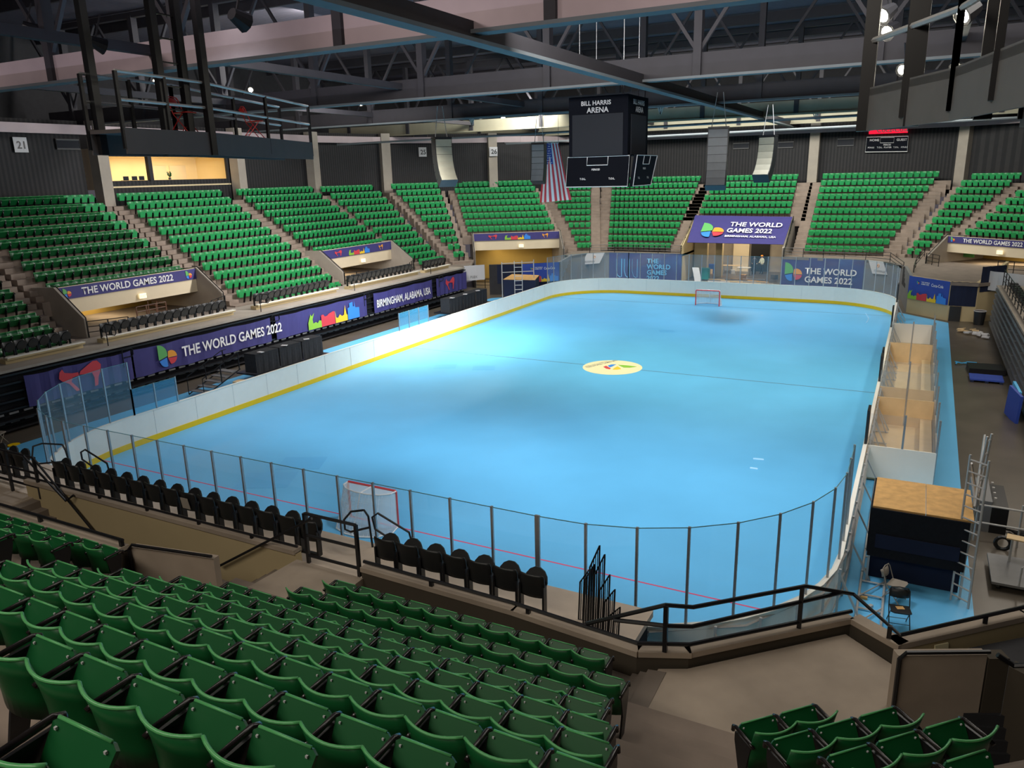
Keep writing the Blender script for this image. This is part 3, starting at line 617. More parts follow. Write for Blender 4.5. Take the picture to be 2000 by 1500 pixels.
# ---------------------------------------------------------------- walkways, perimeter walls, tunnels
st = lambda mb, n, m, lab: struct(mb.build(n, m), lab)
st(MB().prism([(-34, -20.5), (-22, -20.5), (-22, 17.2), (-34, 17.2)], 2.28, 2.48), 'walkway_left', 'conc', 'brown concrete walkway behind the left platform')
wf = MB().prism([(-34, 17.2), (-20.2, 17.2), (-19.4, 18.8), (-22.3, 24.4), (-34, 30)], 2.28, 2.48).prism([(-14.3, 27.8), (-13.7, 30.75), (-11.6, 31.8), (-5.25, 32.05), (-5.25, 37.5), (-16, 37.5), (-15.6, 29.1)], 2.28, 2.48)
for k_ in range(6): wf.prism([(-13.35-.15*k_, 23.5+.7*k_), (-14.45-.13*k_, 23.9+.7*k_), (-15.3, 28.9), (-14.3, 27.8)], .3, .85+.26*k_)
wf.prism([(3.25, 31.9), (9.8, 31.1), (11.5, 29.8), (12.7, 27.4), (13.2, 21.9), (15.5, 19.6), (17.0, 19.4), (18.6, 21), (34, 21), (34, 36), (12, 42), (3.25, 38)], 2.28, 2.48)
st(wf, 'walkway_far', 'conc', 'brown concrete walkway in front of the far seat blocks')
def pwall(pts, name, m, lab, z0=0, z1=2.5): return st(MB().wall(pts, z0, z1, .2), name, m, lab)
pwall([(-18.2, 19.7), (-15.76, 20.84)], 'wall_left_corner', 'dark', 'dark wall past the far end of the left bleacher')
pwall([(-15.76, 20.84), (-13.26, 23.08)], 'wall_corner_left', 'navy', 'dark wall behind the blue sponsor banner at the far left corner')
pwall([(-13.26, 23.08), (-14.3, 27.8), (-13.7, 30.75), (-11.6, 31.8), (-5.25, 32.05)], 'wall_far_left', 'grey', 'grey draped wall below the far left blocks')
pwall([(3.25, 32.0), (9.8, 31.1), (11.5, 29.8), (12.7, 27.4), (13.12, 22.0)], 'wall_far_right', 'grey', 'grey wall below the far right blocks')
pwall([(13.12, 22.0), (15.5, 19.64), (17.04, 19.65)], 'wall_right_corner', 'tan', 'tan wall under the blue sponsor banner at the far right corner')
st(MB().wall([(17.04, 19.65), (18.6, 21.2)], 0, [2.5, 3.7], .2), 'wall_right_stair', 'tan', 'tan stair wall behind the rubbish bin')
def flat(A, B, z0, z1, name, label, m, off=.05, za=None, n=10, th=.02, cat='banner'):
    A, B = Vector((A[0], A[1], 0)), Vector((B[0], B[1], 0)); d = (B-A).normalized(); nn = Vector((d.y, -d.x, 0))*off; mb = MB(); vs = []
    for i in range(n+1):
        p = A.lerp(B, i/n)+nn+Vector((d.y, -d.x, 0))*.012*math.sin(i*2.3); vs += [(p.x, p.y, z0), (p.x, p.y, z1-.02*abs(math.sin(i*1.1)))]
    mb.raw(vs, [(2*i, 2*i+2, 2*i+3, 2*i+1) for i in range(n)])
    k = Vector((d.y, -d.x, 0))*th; mb.raw([(a-k.x, b-k.y, c) for a, b, c in vs], [(2*i, 2*i+1, 2*i+3, 2*i+2) for i in range(n)])
    o = mb.build(name, m); tag(o, label, cat); return o, d
OV = .07
def onwall(A, d, s, z, off=.09): p = Vector((A[0], A[1], 0))+d*s; return (p.x+d.y*off, p.y-d.x*off, z)
# sponsor banners at the two corners
for A, B, nm in (((-15.7, 20.89), (-13.3, 23.04), 'left'), ((13.14, 21.98), (15.48, 19.66), 'right')):
    z0 = 1.0 if nm == 'right' else .95
    o, d = flat(A, B, z0, 2.52, 'sponsor_banner', 'blue sponsor banner with coloured skyline at the far %s corner' % nm, 'bluebn')
    L = math.dist(A, B)
    if nm == 'left': pass
    skyline(onwall(A, d, .05, z0), d, UZ, L-.15, .62, o)
    emblem(onwall(A, d, L*.22, z0+1.02), d, UZ, .22, o)
    text('THE WORLD', .085, onwall(A, d, L*.33, z0+1.17), d, UZ, 'white', o, .02); text('GAMES 2022', .085, onwall(A, d, L*.33, z0+1.05), d, UZ, 'white', o, .02)
    text('Coca-Cola', .20, onwall(A, d, L*.58, z0+1.02), d, UZ, 'white', o, .015, sx=.8)
o, d = flat((15.52, 19.66), (17.0, 19.67), .98, 2.52, 'dark_drape', 'black drape hung on the tan wall above the rubbish bin', 'navy', cat='drape')
o, d = flat((17.1, 19.75), (18.5, 21.15), 1.9, 3.5, 'dark_drape', 'dark blue drape on the sloping stair wall', 'navy', cat='drape')
o, d = flat((-17.6, 20.0), (-15.8, 20.84), .9, 2.5, 'dark_drape', 'black drape left of the blue sponsor banner', 'navy', cat='drape')
# far end banners
A, B = (-11.5, 31.82), (-5.3, 32.03)
o, d = flat((-12.0, 31.62), (-5.3, 32.02), .1, 2.5, 'far_wall_banner', 'blue banner with pale outlined shapes left of the gate', 'purple', .06)
for k in range(3):
    x = -11.3+k*.75; P = [(0, 2.0), (0, .9), (.12, .45), (.35, .3), (.48, .35), (.48, 2.0)]
    MB().tube([onwall((x, 31.75+.05*k), d, a, b-.05, .13) for a, b in P], .05, 4).build('outline_print', 'pale', o)
for i, s in enumerate(['THE', 'WORLD', 'GAMES', '2022']): text(s, .42, onwall((-12.0, 31.62), d, 3.6, 1.62-.52*i, .12), d, UZ, 'pale', o, .02)
o, d = flat((3.35, 31.98), (9.75, 31.12), .1, 2.47, 'far_wall_banner', 'blue banner reading THE WORLD GAMES 2022 right of the gate', 'purple', .06)
emblem(onwall((3.35, 31.98), d, .3, .5, .12), d, UZ, 1.55, o)
text('THE WORLD', .50, onwall((3.35, 31.98), d, 1.95, 1.18, .12), d, UZ, 'white', o, .02); text('GAMES 2022', .50, onwall((3.35, 31.98), d, 1.95, .48, .12), d, UZ, 'white', o, .02)
for A, B, nm in (((-13.75, 30.3), (-12.4, 31.35), 'left'), ((10.1, 30.95), (11.2, 30.05), 'right')):
    dd = (Vector((B[0], B[1], 0))-Vector((A[0], A[1], 0))).normalized(); nn = Vector((dd.y, -dd.x, 0))*.1
    sk = (-.5 if nm == 'left' else .5)
    P = [Vector((A[0], A[1], 2.52))+nn, Vector((B[0], B[1], 2.52))+nn, Vector((B[0], B[1], 1.55))+nn+dd*sk, Vector((A[0], A[1], 1.5))+nn+dd*sk]
    o = MB().slab(P, nn, .015).build('white_banner', 'dimwhite'); tag(o, 'white hanging banner reading CROSSPLEX on the far %s wall' % nm, 'banner')
    text('CROSSPLEX', .15, P[3]+Vector((0, 0, .18))+nn*.25+dd*.15, dd, UZ, 'grey', o, .01)
    MB().tube([P[3].lerp(P[1], .55)+nn*.3+Vector((math.cos(a)*.1*dd.x, math.cos(a)*.1*dd.y, .1*math.sin(a)+.1)) for a in [2*PI*k/10 for k in range(10)]], .02, 4, True).build('badge', 'porange', o)
o, d = flat((-19.7, 18.1), (-18.5, 19.45), 1.3, 2.55, 'white_banner', 'white hanging banner past the end of the left platform', 'dimwhite'); text('PLEX', .2, onwall((-19.7, 18.1), d, .5, 1.5, .12), d, UZ, 'grey', o, .01)
# railing along the far walkway edge
def railing(pts, label, h=.95, step=1.6, r=.022, bars=2, name='guard_rail', m='blackm'):
    t = thing(name, label, 'railing', pts[0]); b = Vector(pts[0]); P = [Vector(p)-b for p in pts]
    for k in range(bars+1): MB().tube([p+Vector((0, 0, h*(1-k/(bars+1)))) for p in P], r, 5).build('rail', m, t)
    pm = MB()
    for i in range(len(P)-1):
        n = max(1, int((P[i+1]-P[i]).length/step))
        for j in range(n+(1 if i == len(P)-2 else 0)):
            q = P[i].lerp(P[i+1], j/n); MB().bar(q, q+Vector((0, 0, h)), r*2.2).build('post', m, t)
    return t
railing([(-13.6, 30.7, 2.48), (-11.6, 31.85, 2.48), (-5.4, 32.1, 2.48)], 'black railing on the walkway edge left of the gate', .75)
railing([(3.4, 32.0, 2.48), (9.8, 31.15, 2.48), (11.6, 29.8, 2.48), (12.6, 27.8, 2.0)], 'black railing on the walkway edge right of the gate', .75)
railing([(13.3, 24.0, 2.3), (13.4, 27, 2.48), (13.9, 29.6, 3.0)], 'black railing beside the far right stairs', .7)
stp = MB()
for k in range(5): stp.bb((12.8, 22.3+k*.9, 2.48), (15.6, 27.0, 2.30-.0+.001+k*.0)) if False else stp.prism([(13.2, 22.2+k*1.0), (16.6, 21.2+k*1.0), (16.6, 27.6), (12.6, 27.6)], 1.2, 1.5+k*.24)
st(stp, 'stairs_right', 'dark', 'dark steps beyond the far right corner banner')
# tunnels through the seating
def portal(A, B, zt, zb, zf, kind, nm, floor=2.48, sgn=1, ctext=None):
    A3, B3 = Vector((A[0], A[1], 0)), Vector((B[0], B[1], 0)); d = (B3-A3).normalized(); o = Vector((-d.y, d.x, 0)); L = (B3-A3).length   # o points into the stand
    def P(s, q, z): v = A3+d*s+o*q; return Vector((v.x, v.y, z))
    st(MB().slab([P(0, 0, zf), P(L, 0, zf), P(L, 0, zt), P(0, 0, zt)], o, .15), 'tunnel_fascia', 'beige', 'beige fascia above the %s tunnel' % nm)
    st(MB().slab([P(-.1, .1, zf), P(L+.1, .1, zf), P(L+.1, 4.4, zf), P(-.1, 4.4, zf)], (0, 0, 1), .1), 'tunnel_ceiling', 'beige', 'beige ceiling of the %s tunnel' % nm)
    st(MB().slab([P(-.1, 4.3, floor), P(L+.1, 4.3, floor), P(L+.1, 4.3, zf), P(-.1, 4.3, zf)], o, .15), 'tunnel_back', 'ochre', 'ochre back wall inside the %s tunnel' % nm)
    for s, w in ((0, -.16), (L, .16)):
        st(MB().slab([P(s, 4.4, floor), P(s, 4.4, zt-.2), P(s, 0, zt+.04), P(s, -2.0, zt-1.42), P(s, -2.0, floor)], d*w, .16), 'tunnel_side', 'concl', '%s sloping concrete side wall of the %s tunnel' % ('left' if s == 0 else 'right', nm))
        MB().tube([P(s+w/2, .3, zt+.10), P(s+w/2, -.1, zt+.09), P(s+w/2, -2.05, zt-1.36), P(s+w/2, -2.05, floor)], .03, 5).build('side_rail', 'blackm'); tag(COL.objects[-1], '%s black rail capping the side wall of the %s tunnel' % ('left' if s == 0 else 'right', nm), 'handrail')
    b = MB().slab([P(.0, -.03, zb), P(L, -.03, zb), P(L, -.03, zt-.02), P(0, -.03, zt-.02)], -o, .02).build('tunnel_banner', 'purple'); tag(b, 'purple banner across the top of the %s tunnel' % nm, 'banner')
    O = lambda s, z: P(s, -.07, z)
    H = zt-zb
    if kind == 'text':
        emblem(O(.25, zb+.08), d, UZ, H*.75, b); text('THE WORLD GAMES 2022', H*.58, O(1.25, zb+H*.2), d, UZ, 'white', b, .02, sx=.96)
        if L > 7: emblem(O(L-.75, zb+.08), d, UZ, H*.75, b)
    else:
        wrestlers(O(L*.17, zb+.12), d, UZ, .8, H*.62, b); skyline(O(L*.36, zb+.04), d, UZ, L*.3, H*.66, b)
        wrestlers(O(L*.8, zb+.12), d, UZ, .55, H*.6, b, 'porange')
    e = MB().box(P(L*.55, -.12, zf+.30), (.42, .10, .26), math.atan2(d.y, d.x)).build('exit_sign', 'warm'); tag(e, 'small lit exit sign on the beige fascia of the %s tunnel' % nm, 'exit sign')
    text('EXIT', .13, P(L*.55-.17, -.18, zf+.24), d, UZ, 'exitg', e, .02)
    a = area('tunnel_lamp', P(L/2, 2.2, zf-.05), P(L/2, 2.2, 0), 70, (1, .80, .5), L*.6, 1.2)
    # rails in front and inside
    railing([P(-.1, -2.1, floor), P(1.6, -2.9, floor)], 'black sloped railing left of the %s tunnel' % nm, .8, .8)
    railing([P(L-1.6, -2.9, floor), P(L+.1, -2.1, floor)], 'black sloped railing right of the %s tunnel' % nm, .8, .8)
    return P
portal((-24.6, -13.1), (-24.6, -4.6), 4.83, 4.2, 3.45, 'text', 'first left')
portal((-24.6, 6.5), (-24.6, 14.9), 4.76, 4.1, 3.3, 'art', 'second left')
portal((-22.45, 24.6), (-15.9, 28.9), 4.62, 3.95, 3.1, 'art', 'far left corner', floor=0)
portal((15.4, 31.3), (21.4, 26.6), 4.45, 3.95, 3.25, 'text', 'far right')
for (x0, x1) in ((-9.3, -7.4),): 
    t = railing([(-24.0, x0, 2.48), (-24.0, x1, 2.48), (-25.5, x1, 2.48)], 'rust coloured railing inside the first left tunnel', .8, .6, m='dbrown')
gs = MB().slab([(15.9, 33.4, 2.75), (17.3, 32.3, 2.75), (17.3, 32.3, 3.05), (15.9, 33.4, 3.05)], (-.6, -.78, 0), .03).build('green_sign', 'pgreen'); tag(gs, 'small green direction sign inside the far right tunnel', 'sign')
# gate at the far end
gt = MB(); TL, TR_, BL_, BR_ = PY(1358, 421, 36.0), PY(1548, 424, 36.0), PY(1342, 474, 32.2), PY(1530, 478, 32.2)
gt.slab([BL_, BR_, TR_, TL], (0, -.5, 1), .03); gb = gt.build('gate_banner', 'purple'); tag(gb, 'large sloping purple banner reading THE WORLD GAMES 2022 above the far gate', 'banner')
gx = (TR_-TL).normalized(); gy = (TL-BL_); gy = (gy-gx*gy.dot(gx)).normalized(); g0 = BL_+Vector((0, -.10, .08)); HH = (TL-BL_).length
emblem(g0+gx*.85+gy*HH*.18, gx, gy, 2.2, gb, .06)
text('THE WORLD', .66, g0+gx*3.2+gy*HH*.58, gx, gy, 'white', gb, .02, ex=.07, sx=.84); text('GAMES 2022', .66, g0+gx*3.1+gy*HH*.36, gx, gy, 'white', gb, .02, ex=.07, sx=.78); text('BIRMINGHAM, ALABAMA, USA', .27, g0+gx*3.1+gy*HH*.2, gx, gy, 'white', gb, .02, ex=.07, sx=.86)
st(MB().bb((-7, 41.4, 0), (5, 41.6, 5)), 'wall_gate_back', 'concl', 'grey back wall of the far gate passage')
st(MB().slab([(-5.25, 32.1, 0), (-5.25, 41.4, 0), (-5.25, 41.4, 5.2), (-5.25, 36, 5.2), (-5.25, 32.1, 3.2)], (-1, 0, 0), .2).bb((-5.2, 36.0, 0), (-4.0, 36.6, 4)).bb((-3.2, 36.0, 0), (-2.6, 36.6, 4)), 'wall_gate_left', 'tan', 'tan left side wall of the far gate passage')
st(MB().slab([(3.25, 32.1, 0), (3.25, 41.4, 0), (3.25, 41.4, 5.2), (3.25, 36, 5.2), (3.25, 32.1, 3.2)], (1, 0, 0), .2), 'wall_gate_right', 'concl', 'grey right side wall of the far gate passage')
st(MB().bb((-2.6, 40.9, 0), (-1.1, 41.38, 4)), 'wall_gate_return', 'beige', 'pale wall left of the dark gate door')
d4 = MB().bb((-.95, 41.2, 0), (.75, 41.39, 3.6)).build('door_1', 'blackp'); struct(d4, 'dark open doorway in the far gate passage')
area('gate_lamp', (-1, 37.5, 4.6), (-1, 37.5, 0), 260, (1, .85, .62), 5, 3)
railing([(-5.35, 31.9, 2.48), (-5.35, 36, 5.0)], 'black sloped railing on the left edge of the gate banner', .6, 1.5)
railing([(3.45, 31.9, 2.48), (3.45, 36, 5.0)], 'black sloped railing on the right edge of the gate banner', .6, 1.5)
# ---------------------------------------------------------------- upper walls with columns
W0 = [(-33.9, -48), (-33.9, 16.3), (-32.4, 22.2), (-28.6, 28.4), (-21.6, 34.7), (-20.7, 40.0), (-17, 41.8), (-13, 43.2), (16, 43.2), (21.5, 40.2), (29, 34), (34, 20), (34, -48)]
wl = MB().wall([(-33.9, -48), (-33.9, -4.2)], 7.4, 13.6, .2).wall([(-33.9, -2.6), (-33.9, 7.4)], 7.4, 9.95, .2).wall([(-33.9, -2.6), (-33.9, 7.4)], 11.5, 12.1, .2).wall([(-33.9, -2.6), (-33.9, 7.4)], 12.9, 13.6, .2).wall([(-33.9, 7.4)]+W0[1:6], 7.0, 13.6, .2)
st(wl, 'wall_left', 'corr', 'black ribbed upper wall behind the left stand')
st(MB().wall(W0[5:10], 7.0, 13.6, .2), 'wall_far', 'corr', 'black ribbed upper wall behind the far stand')
st(MB().wall(W0[9:], 0, 17, .2).wall([(34, -48), (-34, -48)], 0, 19, .2), 'wall_right', 'dark', 'dark upper wall on the right side')
st(MB().bb((-45, -50, 19.5), (45, 55, 19.7)), 'ceiling', 'roof', 'dark steel roof deck')
st(MB().wall([(-40, -50), (-40, 52)], 12, 19.6, .2).wall([(-40, 52), (45, 52)], 12, 19.6, .2), 'wall_upper', 'dark', 'dark clerestory wall above the stands')
for i, (u, v, kind) in enumerate([(197, 330, 'x'), (466, 340, 'x'), (612, 330, 'c'), (753, 320, 'c2'), (962, 330, 'd'), (1590, 300, 'y'), (1881, 310, 'r')]):
    p = {'x': lambda: PX(u, v, -33.3), 'c': lambda: PX(u, v, -33.3), 'c2': lambda: PL(u, v, (-32.2, 22.0), (-28.4, 28.2)), 'd': lambda: PL(u, v, (-28.3, 28.2), (-21.3, 34.5)), 'y': lambda: PY(u, v, 42.7), 'r': lambda: PL(u, v, (16, 42.8), (21.3, 39.9))}[kind]()
    a = 0 if kind in 'xyc' else (1.0 if kind == 'c2' else .73 if kind == 'd' else -.5)
    o = MB().box((0, 0, 3.3), (.85, .75, 6.6), a).build('trim_%d' % (i+1), 'conct'if 'conct' in MT else 'concl'); o.location = (p.x, p.y, 7.0); struct(o, 'tall square concrete column against the upper wall')
# section number signs
def sign(s, u, v, pl, w, h, label, rotz=None):
    A, B = pl; p = PL(u, v, A, B); d = (Vector((B[0]-A[0], B[1]-A[1], 0))).normalized(); n = Vector((d.y, -d.x, 0))
    o = MB().slab([p-d*w/2-UZv*h/2+n*.14, p+d*w/2-UZv*h/2+n*.14, p+d*w/2+UZv*h/2+n*.14, p-d*w/2+UZv*h/2+n*.14], n, .03).build('section_sign', 'dimwhite'); tag(o, label, 'sign')
    text(s, h*.5, p-d*w*.30-UZv*h*.25+n*.18, d, UZ, 'blackp', o, .02)
UZv = Vector((0, 0, 1))
WL, WC, WD, WF, WR = ((-33.9, -10), (-33.9, 10)), ((-32.4, 22.2), (-28.6, 28.4)), ((-28.6, 28.4), (-21.6, 34.7)), ((-10, 43.2), (16, 43.2)), ((21.5, 40.2), (29, 34))
sign('21', 37, 283, ((-33.9, -10), (-33.9, 10)), .8, .85, 'white section sign 21 on the black left wall')
sign('23', 536, 298, WL, .8, .85, 'white section sign below the hanging lighting platform'); sign('24', 684, 297, ((-33.9, 7), (-33.9, 16)), .75, .85, 'white section sign 24 on the black wall')
sign('25', 824, 297, WC, .8, .85, 'white section sign 25 beside the left speaker array'); sign('26', 963, 296, ((-28.1, 27.7), (-21.1, 34.0)), .8, .85, 'white section sign 26 on a concrete column')
sign('3', 1959, 266, WR, .7, .9, 'white section sign 3 on the black right wall')
for i, (u, v, pl, w, h) in enumerate([(130, 282, WL, 1.5, .55), (820, 262, WC, 1.4, .8), (1000, 272, WD, 1.6, .7), (1448, 285, WF, 1.5, .5), (1535, 283, WF, 1.4, .5), (1652, 278, WF, 1.4, .6), (1510, 290, WF, .1, .4)]):
    A, B = pl; p = PL(u, v, A, B); d = (Vector((B[0]-A[0], B[1]-A[1], 0))).normalized(); n = Vector((d.y, -d.x, 0)); t = thing('window_frame', 'x', 'window', p+n*.1)
    MB().box((0, 0, 0), (w, .06, h), math.atan2(d.y, d.x)).build('pane', 'screen', t)
    MB().tube([d*sx*w/2+UZv*sz*h/2+n*.05 for sx, sz in ((-1, -1), (1, -1), (1, 1), (-1, 1))], .05, 4, True).build('frame', 'grey', t)
    t['label'] = 'small grey framed window, %s from left on the black upper wall' % ORD[i]
# press room behind the left wall
pr = MB().bb((-38.2, -3.0, 9.4), (-38.0, 8.2, 12.0)).bb((-38.2, -3.0, 9.5), (-33.9, 8.2, 9.6)).bb((-38.2, 8.1, 9.4), (-33.9, 8.3, 12)).bb((-38.2, -3.1, 9.4), (-33.9, -2.9, 12)); st(pr, 'wall_press_room', 'roomw', 'pale yellow walls of the lit press room')
st(MB().bb((-38.2, -3.0, 11.6), (-33.95, 8.2, 11.7)), 'ceiling_press_room', 'roomw', 'press room ceiling')
area('press_lamp', (-36, 2.5, 11.55), (-36, 2.5, 0), 150, (1, .84, .55), 2, 8)
for i, (y0, y1) in enumerate([(-.7, .3), (3.6, 5.2), (5.5, 7.0)]): struct(MB().bb((-38.0, y0, 9.4), (-37.93, y1, 11.0)).build('door_%d' % (i+2), 'dbrown' if i == 0 else 'beige'), 'flush door inside the lit press room')
st(MB().bb((-34.1, .45, 9.9), (-33.8, .75, 11.5)), 'window_mullion', 'dark', 'dark mullion between the press room windows')
for i, y in enumerate((-1.4, -.75, -.2)):
    o = thing('laptop', 'open dark laptop on the press room counter, %s from left' % ORD[i], 'laptop', (-33.95, y, 9.96)); MB().bb((-.15, -.2, 0), (.15, .2, .02)).build('base', 'blackp', o); MB().bb((.10, -.2, .02), (.13, .2, .27)).build('screen', 'screen', o)
pl_ = thing('potted_plant', 'small dark plant on the press room counter', 'plant', (-34, 2.2, 9.96)); MB().prism(arc(0, 0, .09, 0, 360, 8)[:-1], 0, .15).build('pot', 'blackp', pl_)
lf = MB()
for k in range(16):
    a = k*2.4; lf.slab([(0, 0, .15), (.12*math.cos(a), .12*math.sin(a), .3+.02*k), (.16*math.cos(a+.3), .16*math.sin(a+.3), .25+.02*k)], (0, 0, 1), .01)
lf.build('foliage', 'green', pl_)
for i, (y0, y1) in enumerate(((-2.1, 2.9), (3.1, 4.6))): struct(MB().bb((-34.6, y0, 12.15), (-34.5, y1, 12.85)).build('panel', 'tanply'), 'orange tan baffle panel above the press room, %s from left' % ORD[i])
# ---------------------------------------------------------------- roof steel
def girder(y, z, m, lab, x0=-38, x1=34, h=.95, posts=True, zt=19.4):
    t = thing('roof_girder', lab, 'girder', (0, y, z), 0, 'roof girders')
    MB().bb((x0, -.06, .06), (x1, .06, h)).build('web', m, t)
    MB().bb((x0, -.24, -.03), (x1, .24, .07)).build('flange', 'beamb' if m != 'beamo' else 'beamo', t)
    MB().bb((x0, -.16, zt-z-.3), (x1, .16, zt-z)).build('top_chord', 'beamd', t)
    k = 0
    x = x0+2.5
    while x < x1:
        MB().bb((x-.16, -.2, .06), (x+.16, .2, zt-z-.2)).build('post', 'beamd', t)
        MB().bar((x, 0, h), (x+3.3, 0, zt-z-.2), .14).build('diagonal', 'beamd', t)
        MB().bar((x, 0, h), (x-3.3, 0, zt-z-.2), .14).build('diagonal', 'beamd', t)
        x += 6.7
    return t
girder(-17.4, 13.4, 'beam', 'wide mauve lit steel girder nearest the camera')
girder(-3.2, 13.4, 'beamd', 'dark steel girder, second from the camera')
girder(10.2, 13.4, 'beamd', 'dark steel girder, third from the camera')
girder(24.4, 13.4, 'beamo', 'olive steel girder, fourth from the camera')
girder(37.5, 13.4, 'beamo', 'olive steel girder nearest the far wall', h=.8)
lg = thing('roof_beam', 'long blue-grey beam running down the length of the roof', 'beam', (2.4, 0, 13.2))
MB().bb((-.22, -34, -.05), (.22, 44, .05)).build('flange', 'beamb', lg); MB().bb((-.05, -34, .05), (.05, 44, .5)).build('web', 'beamd', lg)
for x, n in ((-22, 'left'), (26, 'right'), (-10, 'left of centre'), (14, 'right of centre')):
    o = MB().bb((x-.15, -45, 13.9), (x+.15, 50, 14.2)).build('roof_beam', 'beamd'); tag(o, 'dark beam along the roof, %s' % n, 'beam')
ee = MB().wall([(-33.0, -48), (-33.0, 16.6), (-31.5, 22.6), (-27.8, 28.8), (-20.9, 35.1), (-19.5, 39), (-13, 42.2), (16, 42.2), (21, 39.2), (28, 33)], 12.75, 13.3, .15); o = ee.build('eaves_beam', 'beam'); tag(o, 'mauve edge beam along the top of the stand walls', 'beam')
for i in range(14):
    y = -44+i*7; o = MB().bb((-40, y-.1, 18.8), (40, y+.1, 19.4)).build('roof_joist', 'beamd'); tag(o, 'dark roof joist, %s from the near end' % ORD[i], 'joist', 'dark roof joists')
for i, (x0, x1, y, z) in enumerate([(-31, 16, 17, 12.5), (-22, 20, 30.5, 12.5), (-32, 20, 3.5, 14.4)]):
    o = MB().tube([(x0, y, z), (x1, y, z+.25)], .09, 6).build('service_pipe', 'beamb'); tag(o, 'thin pipe crossing under the roof, %s from the camera' % ORD[i], 'pipe')
# catwalk grilles with struts between the girders
for i, (x, y) in enumerate([(-24, -3.2), (-14, 10.2), (-8, 24.4), (6, 24.4), (-1, 10.2)]):
    t = thing('strut_bracket', 'v-shaped strut bracket under the roof, %s from left' % ORD[i], 'bracket', (x, y, 13.4), 0, 'strut brackets')
    for dx in (-.5, 0, .5): MB().bar((0, .3, -.4), (dx, .3, .9), .07).build('strut', 'alu', t)
# floodlights
def flood(p, t, power, label, lit=True):
    o = thing('floodlight', label, 'floodlight', p, 0, 'roof floodlights'); d = (Vector(t)-Vector(p)).normalized(); r = d.to_track_quat('-Z', 'Y').to_matrix()
    hb = MB(); n = 10
    ring = lambda rr, z: [r @ Vector((rr*math.cos(2*PI*k/n), rr*math.sin(2*PI*k/n), z)) for k in range(n)]
    hb.raw(ring(.24, 0)+ring(.14, .42), [(k, (k+1) % n, n+(k+1) % n, n+k) for k in range(n)]+[tuple(range(n, 2*n))]); hb.build('housing', 'blackm', o)
    MB().raw(ring(.16, .03), [tuple(range(n))]).build('lens', 'lampg' if lit else 'screen', o)
    MB().bar(r @ Vector((0, 0, .3)), Vector((0, 0, .9)), .04).build('bracket', 'blackm', o)
    if power: spot('floodlight_lamp', Vector(p)+d*.3, t, power, (1, .93, .75), 60, .7, .15)
for i, (u, v, y) in enumerate([(305, 160, -1), (490, 176, 12), (675, 199, 12.5), (705, 202, 12.5), (909, 223, 25), (928, 225, 25), (939, 228, 25), (983, 231, 25)]):
    p = PY(u, v, y); c = Vector(CAM)
    flood(p, tuple(p+(Vector((6, -14, 1.5))-p)*.5), 0, 'glowing floodlight under the roof, %s from left' % ORD[i])
for i, (u, v, y) in enumerate([(1722, 32, -14), (1731, 64, -12), (1878, 32, -16), (1762, 137, -4), (1865, 135, -4)]):
    flood(PY(u, v, y), (4, -24, 6), 0, 'glowing floodlight above the right catwalk, %s from left' % ORD[i])
# uplights that wash the near mauve girder
for x in (-22, -11, -1, 8): spot('girder_wash', (x, -24.5, 15.3), (x, -17.4, 13.9), 520, (1, .86, .84), 110, 1, .4)
# ---------------------------------------------------------------- hanging scoreboard
sb = thing('centre_scoreboard', 'black four sided scoreboard reading BILL HARRIS ARENA hanging over the rink', 'scoreboard', (0, 0, 0))
YF = -1.2
a, b_, c_, d_ = PY(1103, 307, YF), PY(1226, 304, YF), PY(1228, 365, YF), PY(1105, 367, YF)
XL, XR, ZT, ZB = (a.x+d_.x)/2, (b_.x+c_.x)/2, (a.z+b_.z)/2, (c_.z+d_.z)/2
W_ = XR-XL; xc = (XL+XR)/2; YB = YF+W_*1.05
MB().bb((XL+.12, YF+.2, ZT), (XR-.12, YB-.2, ZT+2.35)).build('housing', 'scblack', sb)
MB().slab([(XL, YF, ZB), (XR, YF, ZB), (XR, YF+.25, ZT+.03), (XL, YF+.25, ZT+.03)], (0, 1, .1), .15).build('score_panel', 'scblack', sb)
sd = lambda s, z: Vector((XL+s, YF+(z-ZB)/(ZT-ZB)*.25-.02, z))
def frame(P, r, par, m='white'): MB().tube(P, r, 4, True).build('white_outline', m, par)
frame([sd(.03, ZB+.03), sd(W_-.03, ZB+.03), sd(W_-.03, ZT), sd(.03, ZT)], .022, sb)
hgt = ZT-ZB
MB().tube([sd(W_*.33, ZT), sd(W_*.33, ZT-hgt*.28), sd(W_*.66, ZT-hgt*.28), sd(W_*.66, ZT)], .02, 4).build('white_outline', 'white', sb)
text('PERIOD', .09, sd(W_*.41, ZT-hgt*.45), (1, 0, 0), (0, .17, 1), 'white', sb, .02); text('T.O.L.', .09, sd(W_*.23, ZB+hgt*.25), (1, 0, 0), (0, .17, 1), 'white', sb, .02); text('T.O.L.', .09, sd(W_*.69, ZB+hgt*.25), (1, 0, 0), (0, .17, 1), 'white', sb, .02)
MB().bb((XL+.3, YF+.17, ZT+.03), (XR-.35, YF+.2, ZT+1.9)).build('screen', 'screen', sb)
text('BILL HARRIS', .20, (xc-.85, YF+.18, ZT+2.3), (1, 0, 0), UZ, 'dimwhite', sb, .02); text('ARENA', .24, (xc-.55, YF+.18, ZT+1.97), (1, 0, 0), UZ, 'dimwhite', sb, .02)
MB().bb((XL+.12, YF+.2, ZT+2.35), (XR-.12, YB-.2, ZT+2.7)).build('top_cap', 'scblack', sb)
